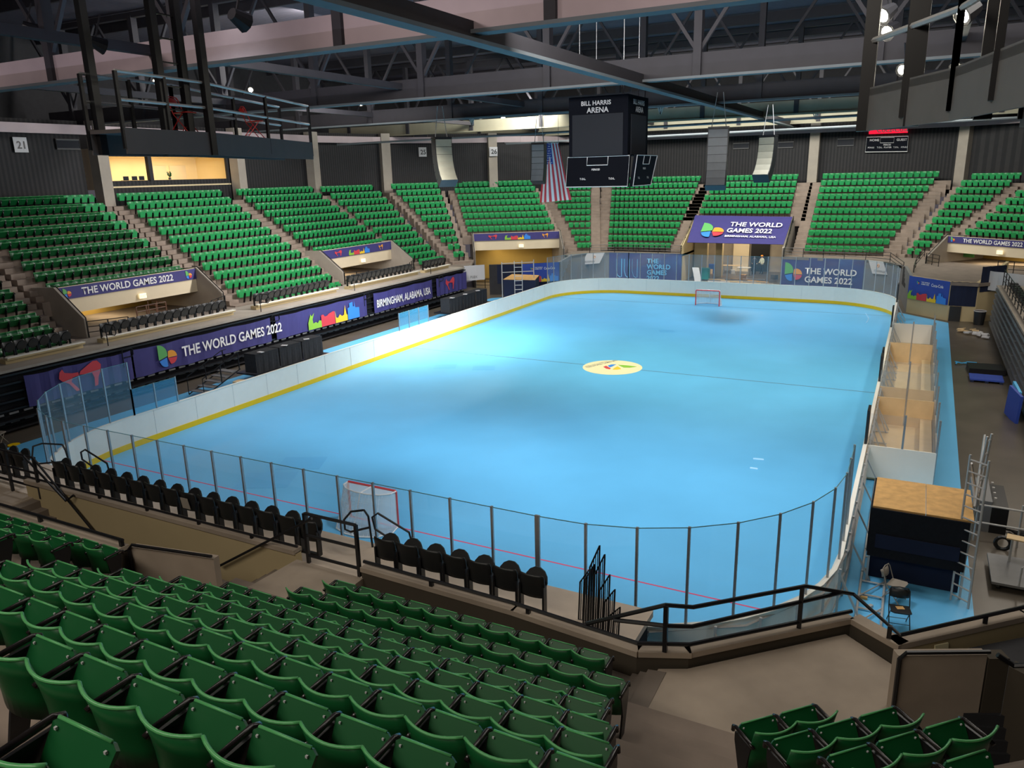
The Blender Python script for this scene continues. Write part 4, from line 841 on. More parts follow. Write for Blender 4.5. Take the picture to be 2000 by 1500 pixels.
# right face
MB().slab([(XR+.1, YF+.25, ZB), (XR+.1, YB-.25, ZB), (XR+.35, YB-.1, ZT+.03), (XR+.35, YF+.1, ZT+.03)], (-1, 0, .1), .12).build('score_panel', 'scblack', sb)
rp = lambda s, z: Vector((XR+.13+(z-ZB)/hgt*.25, YF+.25+s*(YB-YF-.5), z))
frame([rp(.02, ZB+.03), rp(.98, ZB+.03), rp(1.04, ZT), rp(-.04, ZT)], .02, sb, 'dimwhite')
MB().tube([rp(.33, ZT), rp(.33, ZT-hgt*.28), rp(.66, ZT-hgt*.28), rp(.66, ZT)], .018, 4).build('white_outline', 'dimwhite', sb)
text('PERIOD', .09, rp(.38, ZT-hgt*.45), (0, 1, 0), UZ, 'dimwhite', sb, .02); text('T.O.L.', .09, rp(.2, ZB+hgt*.25), (0, 1, 0), UZ, 'dimwhite', sb, .02); text('T.O.L.', .09, rp(.68, ZB+hgt*.25), (0, 1, 0), UZ, 'dimwhite', sb, .02)
MB().bb((XR-.12, YF+.6, ZT+.05), (XR-.08, YB-.6, ZT+1.85)).build('screen', 'screen', sb)
text('BILL HARRIS', .22, (XR-.07, YF+.75, ZT+2.3), (0, 1, 0), UZ, 'dimwhite', sb, .02); text('ARENA', .25, (XR-.07, YF+1.1, ZT+1.97), (0, 1, 0), UZ, 'dimwhite', sb, .02)
for x, y in ((XL+.5, YF+.6), (XR-.5, YF+.6), (XL+.5, YB-.6), (XR-.5, YB-.6)): MB().tube([(x, y, ZT+2.7), (x, y, 19.4)], .02, 5).build('hoist_cable', 'steel', sb)
# far wall scoreboard
ws = thing('wall_scoreboard', 'black scoreboard with HOME and GUEST on the far right wall', 'scoreboard', (0, 0, 0)); yw = 42.85
q = [PY(1690, 297, yw), PY(1772, 296, yw), PY(1774, 266, yw), PY(1693, 268, yw)]
MB().slab([v for v in q], (0, 1, 0), .15).build('panel', 'scblack', ws); frame([v+Vector((0, -.03, 0)) for v in q], .035, ws)
ux_, H_ = (q[1]-q[0]).normalized(), (q[3]-q[0]).length; Lw = (q[1]-q[0]).length
for s, f, g in (('HOME', .08, .72), ('GUEST', .72, .72), ('PERIOD', .42, .42), ('FOULS', .05, .25), ('T.O.L.', .27, .25), ('PLAYER', .44, .25), ('T.O.L.', .66, .25), ('FOULS', .84, .25)): text(s, .13 if g < .6 else .2, q[0]+ux_*Lw*f+UZv*H_*g+Vector((0, -.05, 0)), ux_, UZ, 'dimwhite', ws, .01)
frame([q[0]+ux_*Lw*a_+UZv*H_*b2+Vector((0, -.05, 0)) for a_, b2 in ((.34, .6), (.66, .6), (.66, .95), (.34, .95))], .025, ws, 'dimwhite')
rs_ = MB().slab([PY(1697, 262, yw), PY(1773, 259, yw), PY(1773, 250, yw), PY(1697, 253, yw)], (0, 1, 0), .1).build('red_sign', 'signr'); tag(rs_, 'red lit sign with white script above the wall scoreboard', 'sign')
text('Coca-Cola', .42, PY(1712, 259, yw)+Vector((0, -.06, 0)), (1, 0, 0), UZ, 'white', rs_, .02)
# ---------------------------------------------------------------- flag
fl = thing('flag', 'large american flag hanging vertically left of the scoreboard', 'flag', (0, 0, 0)); yf = 17.0
def FP(a_, b2, e=0):       # a across, b down
    L0, L1, R0, R1 = PY(1062, 279, yf), PY(1054, 396, yf), PY(1090, 279, yf), PY(1117, 390, yf)
    p = L0.lerp(L1, b2).lerp(R0.lerp(R1, b2), a_); return p+Vector((0, .10*math.sin(a_*9+b2*3)+e, 0))
wm, rm, bm_ = MB(), MB(), MB()
for i in range(13):
    for j in range(8):
        dst = rm if i % 2 == 0 else wm; e = 0
        P = [FP(i/13, (j+1)/8), FP((i+1)/13, (j+1)/8), FP((i+1)/13, j/8), FP(i/13, j/8)]; dst.slab(P, (0, 1, 0), .02)
rm.build('red_stripe', 'pred', fl); wm.build('white_stripe', 'white', fl)
bm_.slab([FP(0, .36, -.04), FP(.25, .36, -.04), FP(.5, .36, -.04), FP(.54, .36, -.04), FP(.54, 0, -.04), FP(.25, 0, -.04), FP(0, 0, -.04)], (0, 1, 0), .03).build('canton', 'navyfl' if 'navyfl' in MT else 'bluebn', fl)
sm_ = MB()
for r_ in range(9):
    for c2 in range(6 if r_ % 2 == 0 else 5):
        p = FP(.045+.09*c2+(.045 if r_ % 2 else 0), .02+.039*r_, -.07); sm_.raw([p+Vector((math.cos(PI/2+k*PI/5)*(.055 if k % 2 == 0 else .022), 0, math.sin(PI/2+k*PI/5)*(.055 if k % 2 == 0 else .022))) for k in range(10)], [tuple(range(10))])
sm_.build('star', 'white', fl)
MB().tube([FP(-.15, 0), FP(1.05, 0)], .04, 5).build('pole', 'alu', fl)
for a_ in (0, 1): MB().tube([FP(a_, 0), FP(a_, 0)+Vector((0, 0, 2.0))], .015, 4).build('cord', 'steel', fl)
# ---------------------------------------------------------------- hanging speaker arrays
def speaker(p, rz, label, n=6, w=1.0, seg=.45, m='blackp', curve=.09, face='grey'):
    t = thing('speaker_array', label, 'speaker array', p, rz, 'hanging speaker arrays'); a_ = 0; q = Vector((0, 0, 0))
    for i in range(n):
        a_ += curve*(.3+i*.35); d = Vector((0, -math.sin(a_)*-1, -math.cos(a_))); d = Vector((0, math.sin(-a_), -math.cos(a_)))
        f = Vector((0, -math.cos(a_), math.sin(a_)))
        e = q+d*seg
        MB().slab([q+f*.32-Vector((w/2, 0, 0)), q-f*.3-Vector((w/2, 0, 0)), e-f*.3-Vector((w/2, 0, 0)), e+f*.32-Vector((w/2, 0, 0))], (1, 0, 0), w).build('cabinet', m, t)
        MB().slab([q+f*.325+d*.03-Vector((w*.46, 0, 0)), q+f*.325+d*.03+Vector((w*.46, 0, 0)), e+f*.325-d*.02+Vector((w*.46, 0, 0)), e+f*.325-d*.02-Vector((w*.46, 0, 0))], f, .02).build('grille', face, t)
        q = e
    MB().bb((-w*.5, -.35, .02), (w*.5, .35, .12)).build('rigging_frame', 'blackm', t)
    for x in (-.35, .35): MB().tube([(x*w, 0, .1), (x*w*.4, 0, 1.9)], .02, 4).build('rigging_chain', 'alu', t)
speaker(PY(862, 272, 5), .95, 'black curved speaker array hanging left of the flag', 6, 1.1, .47, 'blackp', .10, 'trussw')
speaker(PY(1053, 282, 12), .15, 'black speaker array hanging in front of the flag', 6, .9, .42, 'blackp', .05)
speaker(PY(1404, 252, 8), .15, 'tall black speaker array right of the scoreboard', 7, 1.1, .46, 'blackp', .05, 'grey')
speaker(PY(1501, 268, 15), -.15, 'grey fronted speaker array right of the tall black one', 6, 1.0, .46, 'blackp', .12, 'trussw')
# ---------------------------------------------------------------- hanging lighting platforms
def platform(P, z, h, depth, name, label, m='beamd', posts=(), rail=True, inw=1, hang=8.0):
    t = thing(name, label, 'platform', (0, 0, 0)); V = [Vector((a_, b2, 0)) for a_, b2 in P]; off = []
    for i, p in enumerate(V):
        tt = ((V[min(i+1, len(V)-1)]-p).normalized()+(p-V[max(i-1, 0)]).normalized()).normalized(); off.append(p+Vector((-tt.y, tt.x, 0))*depth*inw)
    poly = [(p.x, p.y) for p in V]+[(p.x, p.y) for p in off[::-1]]
    MB().prism(poly, z+h-.10, z+h-.02).build('deck', m, t)
    for L_ in (V, off):
        for i in range(len(L_)-1):
            a_, b2 = L_[i], L_[i+1]; MB().slab([(a_.x, a_.y, z-.1), (b2.x, b2.y, z-.1), (b2.x, b2.y, z+h), (a_.x, a_.y, z+h)], (b2-a_).cross(UZv), .04).build('toe_board', m, t)
        if rail:
            for hh in (.55, 1.1): MB().tube([Vector((p.x, p.y, z+h+hh)) for p in L_], .035, 6).build('rail', 'alu' if L_ is V else 'steel', t)
            for i in range(len(L_)-1):
                for f in (0, .5, 1):
                    q_ = L_[i].lerp(L_[i+1], f); MB().bar((q_.x, q_.y, z), (q_.x, q_.y, z+h+1.1), .07).build('rail_post', 'blackm', t)
    for (x, y) in posts: MB().bar((x, y, z-.1), (x, y, z+hang), .16).build('hanger', 'blackm', t)
    return t, V, off
t, V, off = platform([(-1.42, -25.4), (-1.75, -22.8), (-4.2, -16.6)], 10.5, .42, .95, 'lighting_platform', 'dark hanging platform with rails holding two red chairs, upper left', m='toe', posts=[(-1.72, -22.85), (-2.3, -25.3), (-1.95, -23.9), (-2.0, -23.2)])
for k in range(14): MB().bar((-1.95, -23.9, 10.9+k*.5), (-2.0, -23.2, 10.9+k*.5), .03).build('ladder_rung', 'blackm', t)
def fold_chair(p, rz, label, m, seatm=None, scale=1.0, grp=None):
    t = thing('folding_chair', label, 'folding chair', p, rz, grp); t.scale = (scale,)*3; r = .012
    for x in (-.21, .21):
        MB().tube([(x, .22, 0), (x, -.12, .42), (x*.98, -.24, .76), (x*.8, -.26, .80)], r, 6).build('front_leg', m, t)
        MB().tube([(x*.94, -.26, 0), (x*.94, .10, .44)], r, 6).build('rear_leg', m, t)
    MB().tube([(-.21, .12, .13), (.21, .12, .13)], .008, 5).tube([(-.2, -.19, .10), (.2, -.19, .10)], .008, 5).build('stretcher', m, t)
    mb = MB(); mb.slab([(-.20, -.14, .43), (.20, -.14, .43), (.21, .20, .45), (.14, .25, .45), (-.14, .25, .45), (-.21, .20, .45)], (0, 0, 1), .025); mb.build('seat', seatm or m, t)
    sh = shell(.40, .60, .80, -.05, .05, th=.02, scal=-.03, y0=-.19); sh.build('backrest', seatm or m, t, True)
    MB().tube([(-.205, -.24, .76), (-.17, -.26, .815), (0, -.275, .83), (.17, -.26, .815), (.205, -.24, .76)], .013, 6).build('back_tube', m, t)
    return t
c1 = Vector((-2.15, -23.2, 0)); c2 = Vector((-3.1, -20.1, 0))
fold_chair((c1.x, c1.y, 10.90), -1.3, 'red folding chair on the hanging platform, left one', 'redch', grp='red chairs on the lighting platform'); fold_chair((c2.x, c2.y, 10.90), -.5, 'red folding chair on the hanging platform, right one', 'redch', grp='red chairs on the lighting platform')
pts = [PY(1690, 205, -25.2), PY(1860, 170, -27.0), PY(2060, 140, -29.4)]
t, V, off = platform([(pts[2].x, pts[2].y), (pts[1].x, pts[1].y), (pts[0].x, pts[0].y)], pts[0].z-.22, .42, 2.0, 'lighting_platform', 'dark hanging catwalk crossing the upper right corner', m='grey', inw=-1, posts=[(pts[0].x, pts[0].y), ((pts[0].x+pts[1].x)/2+.1, (pts[0].y+pts[1].y)/2), (pts[1].x+.3, pts[1].y)])
# spotlights on the left
for i, (u, v, y) in enumerate([(480, 45, -22), (205, 92, -20), (70, 60, -18)]):
    flood(PY(u, v, y), (0, 10, 2), 0, 'unlit hanging light fixture at the upper left, %s from right' % ORD[i], lit=False)
# ---------------------------------------------------------------- near end structure
dk = MB().bb((-14, -26.45, 2.30), (9.95, -24.95, 2.42)); st(dk, 'platform_deck', 'decku' if 'decku' in MT else 'concl', 'pale deck of the near pull-out platform carrying the black chairs')
nb = thing('near_bleacher', 'black pushed-in bleacher body under the near platform', 'bleacher', (0, -25.2, 0))
MB().bb((-14, -1.2, 0), (9.9, .1, 2.29)).build('body', 'blackf', nb)
for k in range(6): MB().bb((-14, .1, .15+k*.36), (9.9, .2, .23+k*.36)).build('folded_row', 'blackm', nb)
# walkway at the foot of the near seats, landings, stairwells
CAPR = [(4.95, -26.63), (8.1, -26.72), (10.3, -26.92), (11.0, -26.62), (13.05, -24.65), (13.72, -25.1), (15.5, -23.4), (19, -20.2)]
st(MB().prism([(5.0, -26.66), (8.1, -26.75), (10.3, -26.95), (10.3, -28.6), (5.0, -28.6)], 2.2, 2.5), 'walkway_near', 'conc', 'brown concrete walkway in front of the foreground seats')
st(MB().prism([(3.35, -26.6), (4.98, -26.63), (5.0, -27.9), (4.6, -29.4), (3.2, -29.4), (3.25, -28.2)], 2.2, 2.72), 'landing_left', 'concw', 'pale worn concrete landing beside the left stairwell')
st(MB().prism([(10.62, -26.86), (11.0, -26.68), (13.0, -24.75), (13.7, -25.3), (13.7, -26.3), (15.5, -28.5), (13.6, -29.6), (12.4, -29.3), (11.2, -29.9), (10.55, -28.6)], 1.9, 2.70), 'landing_right', 'concw', 'pale worn concrete landing behind the right railing')
sm = MB()
for k in range(3): sm.prism([(10.3-.0+.12*k-.05, -26.95), (10.75, -26.9), (10.75, -29.6), (10.3+.12*k-.05, -29.6)], 1.9, 2.5+.07*(k+1))
for k in range(5): sm.prism([(13.1-.08*k, -28.6-.42*k), (15.8, -26.4-.2*k), (17.5, -31), (11.0, -31.5-.0*k), (11.3, -29.6-.42*k)], 2.0, 2.72+.17*(k+1))
st(sm, 'stairs_near_right', 'conc', 'worn concrete steps by the lower right seats')
def capwall(pts, z1, zb, th, lab, nm='parapet_wall', m='darkc', side=1, capm='concw'):
    st(MB().wall(pts, zb, z1-.08, th*side), nm, m, lab)
    P = [Vector((p[0], p[1], z1-.05)) for p in pts]; o = []
    for i, p in enumerate(P):
        t_ = ((P[min(i+1, len(P)-1)]-p).normalized()+(p-P[max(i-1, 0)]).normalized()).normalized(); o.append(p+Vector((-t_.y, t_.x, 0))*th/2*side)
    mb = MB()
    for i in range(len(o)-1): mb.bar(o[i], o[i+1]+(o[i+1]-o[i]).normalized()*.04, th+.06, .09)
    st(mb, 'parapet_cap', capm, 'rounded pale cap on the %s' % lab)
    return o
o1 = capwall(CAPR[:4], 2.95, 1.8, .18, 'dark parapet wall in front of the foreground seats')
o2 = capwall(CAPR[3:5], 2.95, 0, .18, 'parapet wall before the right landing')
o3 = capwall(CAPR[4:6], 2.95, 0, .18, 'brown side wall of the right stairwell')
o4 = capwall(CAPR[5:], 2.95, 0, .18, 'tan outer wall of the right stairwell', m='tand')
def tube_t(paths, name, label, cat='handrail', r=.028, posts=(), m='blackm'):
    t = thing(name, label, cat, paths[0][0]); b = Vector(paths[0][0])
    for P in paths: MB().tube([Vector(p)-b for p in P], r, 6).build('rail', m, t)
    for a_, c_ in posts: MB().bar(Vector(a_)-b, Vector(c_)-b, r*2).build('post', m, t)
    return t
z = 2.97
capr = lambda i, z: (CAPR[i][0], CAPR[i][1]+.03, z)
tube_t([[(5.0, -26.6, 3.05), (8.1, -26.68, 3.05), (10.3, -26.88, 3.05), (11.0, -26.58, 3.05), (13.05, -24.62, 3.05)], [(9.45, -26.8, 3.1), (10.67, -26.76, 3.72), (11.02, -26.55, 3.66), (12.40, -25.25, 3.66), (13.05, -24.62, 3.35), (13.74, -25.06, 3.08), (15.5, -23.36, 3.08), (19, -20.2, 3.08)], [(9.9, -26.82, 3.3), (10.67, -26.76, 3.38), (11.02, -26.55, 3.34), (12.88, -24.80, 3.43)]],
       'guard_rail', 'black guard rail on the parapet from the foreground seats to the right stairwell', 'railing', .032,
       [((10.68, -26.76, 2.95), (10.68, -26.76, 3.72)), ((12.36, -25.28, 2.95), (12.36, -25.28, 3.66)), ((6.5, -26.65, 2.95), (6.5, -26.65, 3.05)), ((8.4, -26.7, 2.95), (8.4, -26.7, 3.05)), ((13.6, -24.98, 2.9), (13.6, -24.98, 3.15)), ((14.9, -23.93, 2.9), (14.9, -23.93, 3.08)), ((16.6, -22.4, 2.9), (16.6, -22.4, 3.08))])
sg = MB().slab([PL(1824, 1272, (13.72, -25.12), (15.5, -23.42)), PL(1850, 1268, (13.72, -25.12), (15.5, -23.42)), PL(1851, 1253, (13.72, -25.12), (15.5, -23.42)), PL(1825, 1258, (13.72, -25.12), (15.5, -23.42))], (.68, -.72, 0), .02).build('paper_sign', 'cream'); tag(sg, 'small pale paper notice on the tan stairwell wall at lower right', 'sign')
sg.location = (0, -.02, 0)
# right stairwell guard panel
def gpanel(A, B, z0, z1, lab, th=.14, ext=None):
    A3, B3 = Vector((A[0], A[1], 0)), Vector((B[0], B[1], 0)); d = (B3-A3).normalized(); n = Vector((d.y, -d.x, 0))
    o = MB().slab([(A[0], A[1], z0), (B[0], B[1], z0), (B[0], B[1], z1), (A[0], A[1], z1)], -n, th); st(o, 'guard_wall', 'concw', lab)
    tube_t([[A3+n*.04+UZv*(z0), A3+n*.04+UZv*(z1-.02), A3+n*.04+d*.08+UZv*(z1+.07), B3+n*.04+UZv*(z1+.07)]], 'guard_rail', 'black edge rail on the %s' % lab, 'railing', .03)
gpanel((13.71, -26.40), (14.75, -25.88), 2.3, 3.56, 'concrete guard wall of the right stairwell')
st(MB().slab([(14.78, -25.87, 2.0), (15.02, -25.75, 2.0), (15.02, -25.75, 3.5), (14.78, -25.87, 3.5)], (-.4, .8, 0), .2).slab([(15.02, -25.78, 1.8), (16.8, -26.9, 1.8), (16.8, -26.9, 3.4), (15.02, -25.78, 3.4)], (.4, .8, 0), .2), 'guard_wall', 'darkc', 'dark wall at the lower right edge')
tube_t([[(14.85, -25.95, 3.63), (15.05, -25.9, 3.50), (15.3, -25.95, 3.62), (16.9, -26.95, 3.62)]], 'guard_rail', 'black rail bending away at the lower right edge', 'railing', .035)
s2 = MB()
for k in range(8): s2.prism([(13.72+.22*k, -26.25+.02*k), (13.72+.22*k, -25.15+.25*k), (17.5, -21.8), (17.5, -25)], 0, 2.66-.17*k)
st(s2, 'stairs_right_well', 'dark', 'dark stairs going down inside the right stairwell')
# left stairwell: tan far wall, near guard wall, steps, panel
st(MB().slab([(-5.3, -26.62, 0), (3.35, -26.62, 0), (3.35, -26.62, 2.85), (-5.3, -26.62, 2.85)], (0, 1, 0), .16), 'tunnel_wall', 'tan', 'tan far wall of the left stairwell below the black chairs')
mb = MB(); mb.bar((-5.3, -26.55, 2.88), (3.35, -26.55, 2.88), .22, .09); st(mb, 'parapet_cap', 'concw', 'pale cap on the tan stairwell wall')
mb = MB(); mb.bb((-5.3, -26.66, 0), (3.36, -26.63, 2.0)); 
sw = MB()
for k in range(8): sw.bb((-5.1+.27*k, -28.8, 0), (-5.1+.27*(k+1), -26.62, 2.45-.17*k)); sw.bb((3.3-.27*(k+1), -28.8, 0), (3.3-.27*k, -26.62, 2.55-.17*k)) if k > 0 else None
st(sw, 'stairs_left_well', 'conc', 'concrete steps going down both ends of the left stairwell')
st(MB().bb((-14, -29.4, 2.2), (-5.1, -26.6, 2.48)), 'walkway_near_left', 'concw', 'pale concrete walkway at the lower left edge')
st(MB().bb((-14, -28.95, 0), (1.5, -28.75, 3.55)), 'guard_wall', 'darkc', 'dark near guard wall of the left stairwell')
mb = MB(); mb.bar((-14, -28.85, 3.58), (1.5, -28.85, 3.58), .26, .1); st(mb, 'parapet_cap', 'concw', 'pale cap of the dark near guard wall')
tube_t([[(-14, -28.82, 3.75), (1.5, -28.82, 3.75)]], 'guard_rail', 'black rail on the dark guard wall at the lower left', 'railing', .032, [((x, -28.82, 3.58), (x, -28.82, 3.75)) for x in (-12, -9, -6, -3, -.9, 1.45)])
gpanel((1.56, -28.74), (3.28, -28.43), 2.3, 3.60, 'concrete guard wall left of the pale landing')
tube_t([[(-4.62, -26.72, 3.65), (-2.46, -26.72, 1.85), (-2.1, -26.72, 1.83)]], 'handrail', 'black sloping handrail on the left of the tan stairwell wall')
tube_t([[(-4.85, -26.78, 3.65), (-3.5, -26.78, 2.75), (-3.3, -26.70, 2.9)]], 'handrail', 'short black handrail beside the left stairwell steps')
tube_t([[(3.96, -26.72, 3.75), (1.29, -26.72, 2.16)]], 'handrail', 'black sloping handrail on the right of the tan stairwell wall')
tube_t([[(3.68, -26.6, 3.75), (4.88, -26.6, 3.75)], [(3.68, -26.6, 3.3), (4.88, -26.6, 3.3)], [(3.68, -26.6, 2.88), (4.88, -26.6, 2.88)]], 'guard_rail', 'black square railing closing the gap above the pale landing', 'railing', .03, [((3.66, -26.6, 2.72), (3.66, -26.6, 3.75)), ((4.88, -26.6, 2.72), (4.88, -26.6, 3.75))])
tube_t([[(-12, -26.6, 3.55), (-4.75, -26.6, 3.55)], [(-12, -26.6, 3.15), (-4.85, -26.6, 3.15)], [(-12, -26.6, 2.78), (-4.85, -26.6, 2.78)]], 'guard_rail', 'black railing on the walkway at the lower left edge', 'railing', .03, [((x, -26.6, 2.5), (x, -26.6, 3.55)) for x in (-12, -9.5, -7.2, -5.95, -4.8)])
tube_t([[(-1.0, -26.6, 3.0), (-5.3, -26.6, 3.0)], [(-1, -26.6, 3.0), (3.4, -26.6, 3.0)]], 'guard_rail', 'low black rail along the top of the tan stairwell wall', 'railing', .026, [((x, -26.6, 2.9), (x, -26.6, 3.0)) for x in (-4, -2.5, -.9, .7, 2.2)])
# grab rails on the near platform
def loopr(P, lab): tube_t([[(x, -25.1, z_) for x, z_ in P]], 'grab_rail', lab, 'handrail', .024)
loopr([(-5.88, 2.42), (-6.0, 3.05), (-6.1, 3.2), (-7.0, 3.1), (-7.45, 2.95), (-7.6, 2.6), (-7.4, 2.45), (-6.0, 2.75)], 'black looped grab rail by the near left chairs')
loopr([(-4.75, 2.42), (-4.7, 2.6), (-4.45, 2.62), (-4.3, 2.7), (-4.35, 2.95), (-5.15, 3.2), (-5.35, 3.1), (-5.35, 2.9), (-4.85, 2.72)], 'second black looped grab rail by the near left chairs')
loopr([(4.0, 2.42), (3.95, 3.1), (3.85, 3.22), (3.5, 3.12), (3.3, 2.9), (3.3, 2.68), (3.45, 2.65), (3.95, 2.85)], 'black looped grab rail left of the near right chairs, behind the goal')
loopr([(4.4, 2.42), (4.45, 2.6), (4.8, 2.6), (5.0, 2.75), (4.95, 2.95), (4.2, 3.22), (4.05, 3.1), (4.1, 2.85), (4.6, 2.65)], 'second black looped grab rail left of the near right chairs')
# folded safety rails
fs = thing('folded_railings', 'stack of black slanted safety rails folded at the end of the near platform', 'railing', (9.3, -26.0, 2.42))
for i in range(7):
    x, y, h = -.42+.115*i, .25-.07*i, [1.0, 1.15, 1.55, 1.45, 1.15, .95, .7][i]; w = .17; P = [(x, y, 0), (x+.03, y, h*.72), (x+w+.03, y+.0, h), (x+w, y, 0)]
    MB().tube(P, .016, 5, True).build('rail_frame', 'blackm', fs); b4 = MB()
    for k in range(1, 5): f = k/5; b4.tube([Vector(P[0]).lerp(Vector(P[3]), f), Vector(P[1]).lerp(Vector(P[2]), f)], .008, 4)
    b4.build('rail_bars', 'blackm', fs)
# ---------------------------------------------------------------- plywood topped camera tower and ladders
tw = thing('camera_tower', 'scaffold tower draped in black cloth with a plywood top at the right', 'scaffold tower', (14.1, -16.9, 0))
MB().bb((-1.03, -.85, 1.97), (0.08, 1.1, 2.02)).bb((.09, -.85, 1.97), (1.05, 1.1, 2.02)).build('plywood_top', 'ply', tw)
MB().bb((-1.05, -.90, .75), (.98, -.86, 1.98)).build('drape', 'blackf', tw); MB().bb((-1.07, -.88, .85), (-1.03, 1.1, 1.99)).build('side_drape', 'blackf', tw); MB().bb((-.9, -.93, 1.0), (.85, -.905, 1.35)).build('drape_band', 'navy', tw)
MB().bb((-1.0, -.5, .0), (.95, -.46, .8)).build('rear_drape', 'navy', tw)
for x in (-1.0, .98):
    for y in (-.8, 1.05): MB().bar((x, y, 0), (x, y, 2.0), .05).build('leg', 'alu', tw)
def ladder(A, B, W, n, lab, r=.025, nm='scaffold_ladder'):
    t = thing(nm, lab, 'ladder', A); b = Vector(A); A, B, W = Vector(A)-b, Vector(B)-b, Vector(W)
    for s in (0, 1): MB().tube([A+W*s, B+W*s], r, 6).build('stile', 'alu', t)
    for k in range(n): p = A.lerp(B, (k+.6)/n); MB().tube([p, p+W], r*.8, 5).build('rung', 'alu', t)
    return t
ladder((14.9, -17.8, 0), (14.9, -17.65, 3.55), (.34, -.27, 0), 13, 'tall grey scaffold ladder frame at the near side of the plywood tower')
ladder((15.1, -16.5, 0), (15.25, -16.8, 3.75), (.10, .25, 0), 11, 'grey scaffold frame behind the tall ladder, right of the tower')
for a_, c_ in (((15.15, -17.3, 2.2), (15.25, -16.2, 3.6)), ((14.95, -17.5, 3.3), (15.3, -16.4, 1.9))):
    o = MB().tube([a_, c_], .03, 6).build('scaffold_brace', 'alu'); tag(o, 'diagonal grey scaffold brace %s on the right of the tower' % ('rising' if c_[2] > a_[2] else 'falling'), 'brace')
ladder((13.0, -20.2, .06), (12.95, -10.9, .06), (.52, 0, 0), 14, 'long aluminium truss ladder lying on the blue floor beside the boards', .03, 'truss_ladder')
trs = MB()
for k in range(7): trs.tube([(12.98, -20+k*1.3, .1), (13.5, -19.0+k*1.3, .08)], .018, 5)
o = trs.build('cable_bundle', 'alu'); o.parent = COL.objects['truss_ladder']; o.location = -COL.objects['truss_ladder'].location; o.name = 'diagonal'
c4 = fold_chair((13.72, -18.35, .012), -1.9, 'beige metal folding chair under the plywood tower', 'cork', 'cork', .95); c4 = fold_chair((13.85, -19.5, .012), 3.3, 'black folding chair with papers on its seat on the blue floor', 'blackm', 'blackp', .98)
o = MB().box((13.85, -19.5, .46), (.16, .12, .02), .4).build('paper_pad', 'ply'); tag(o, 'brown paper pad on the black folding chair', 'papers')
for i, (x, y) in enumerate([(13.1, -18.6), (13.25, -18.95)]):
    o = MB().box((x, y, .04), (.16, .08, .06), i).build('wood_block', 'ply' if i == 0 else 'alu'); tag(o, 'small block on the blue floor by the tower, %s from the left' % ORD[i], 'block')
# ---------------------------------------------------------------- right hand side clutter
ct = thing('platform_cart', 'flat grey cart with a push handle at the right edge', 'cart', (16.3, -16.0, 0))
MB().bb((-.55, -.9, .16), (.9, .7, .22)).build('deck', 'grey', ct); MB().tube([(-.0, -.85, .2), (0, -.88, .7), (.1, -.88, .78), (.8, -.88, .78)], .02, 6).build('handle', 'alu', ct)
for x in (-.4, .7):
    for y in (-.75, .55): MB().tube([(x-.03, y, .08), (x+.03, y, .08)], .08, 10).build('wheel', 'blackp', ct)
o = MB().box((16.55, -15.6, .85), (.95, .30, .03), -.15).build('plywood_plank', 'plyl'); tag(o, 'pale plank lying on the cart rack at the right edge', 'plank')
for i, (x, y) in enumerate(((16.2, -15.6), (16.9, -15.7))):
    o = MB().bar((x, y, .22), (x, y, .84), .05).build('rack_leg', 'alu'); tag(o, 'grey leg under the pale plank, %s one' % ('left' if i == 0 else 'right'), 'leg')
bar = thing('pipe_barrier', 'low grey pipe barrier standing behind the scaffold ladder', 'barrier', (15.5, -14.2, 0))
for z_ in (.55, 1.05): MB().tube([(0, 0, z_), (1.8, -.05, z_)], .025, 6).build('rail', 'alu', bar)
for x in (0.02, 1.0, 1.78): MB().tube([(x, 0, 0), (x, 0, 1.2)], .025, 6).build('post', 'alu', bar)
wh = MB(); wh.tube([(16.15+.17*math.cos(a_), -14.5, .19+.17*math.sin(a_)) for a_ in [2*PI*k/14 for k in range(14)]], .05, 6, True); o = wh.build('tyre', 'blackp'); tag(o, 'small black wheel standing on the floor by the barrier', 'wheel')
cs = thing('road_case', 'grey equipment case with black side behind the ladder', 'case', (15.75, -12.6, 0)); MB().bb((-.3, -.9, 0), (.15, .9, .9)).build('box', 'grey', cs); MB().bb((.15, -.9, 0), (.55, .9, .75)).build('side', 'blackm', cs)
for k in range(4): MB().bb((.2, -.7+.4*k, .9), (.26, -.64+.4*k, .95)).build('catch', 'alu', cs)
tb = MB()
for k in range(6): tb.tube([(16.3+.12*k, -13.2+.1*math.sin(k*3), .05), (16.5+.15*k, -13.5+.2*math.cos(k*2), .08), (16.8, -13.3, .05)], .03, 5)
o = tb.build('cable_heap', 'blackp'); tag(o, 'heap of black cables on the floor behind the barrier', 'cables')
# blue foam, mats and debris on the concrete
def lump(p, sx, sy, h, m, label, cat, nm, seed):
    random.seed(seed); mb = MB()
    for k in range(9):
        a_ = random.random()*6.28; mb.box((p[0]+sx*(random.random()-.5), p[1]+sy*(random.random()-.5), h*.35+random.random()*h*.3), (sx*.4, sy*.14, h*.25), a_, random.random()*.3)
    o = mb.build(nm, m); tag(o, label, cat); return o
lump((17.0, 14.8), 1.0, 1.4, .3, 'dimwhite', 'heap of crumpled white plastic on the concrete by the right bleacher', 'debris', 'plastic_heap', 3)
lump((16.6, 16.0), .9, .9, .25, 'plyl', 'small pile of wood scraps near the rubbish bin', 'debris', 'wood_scraps', 5)
lump((16.2, 7.2), 1.0, .5, .18, 'ltblue', 'crumpled light blue foam piece on the concrete floor', 'foam', 'foam_piece', 8)
o = MB().box((16.9, 5.9, .14), (1.5, 1.3, .28), .05).build('black_case', 'blackm'); tag(o, 'flat black ribbed case on the concrete floor', 'case')
pt2 = thing('plastic_pallet', 'dark blue plastic pallet in front of the flat black case', 'pallet', (16.85, 4.2, 0))
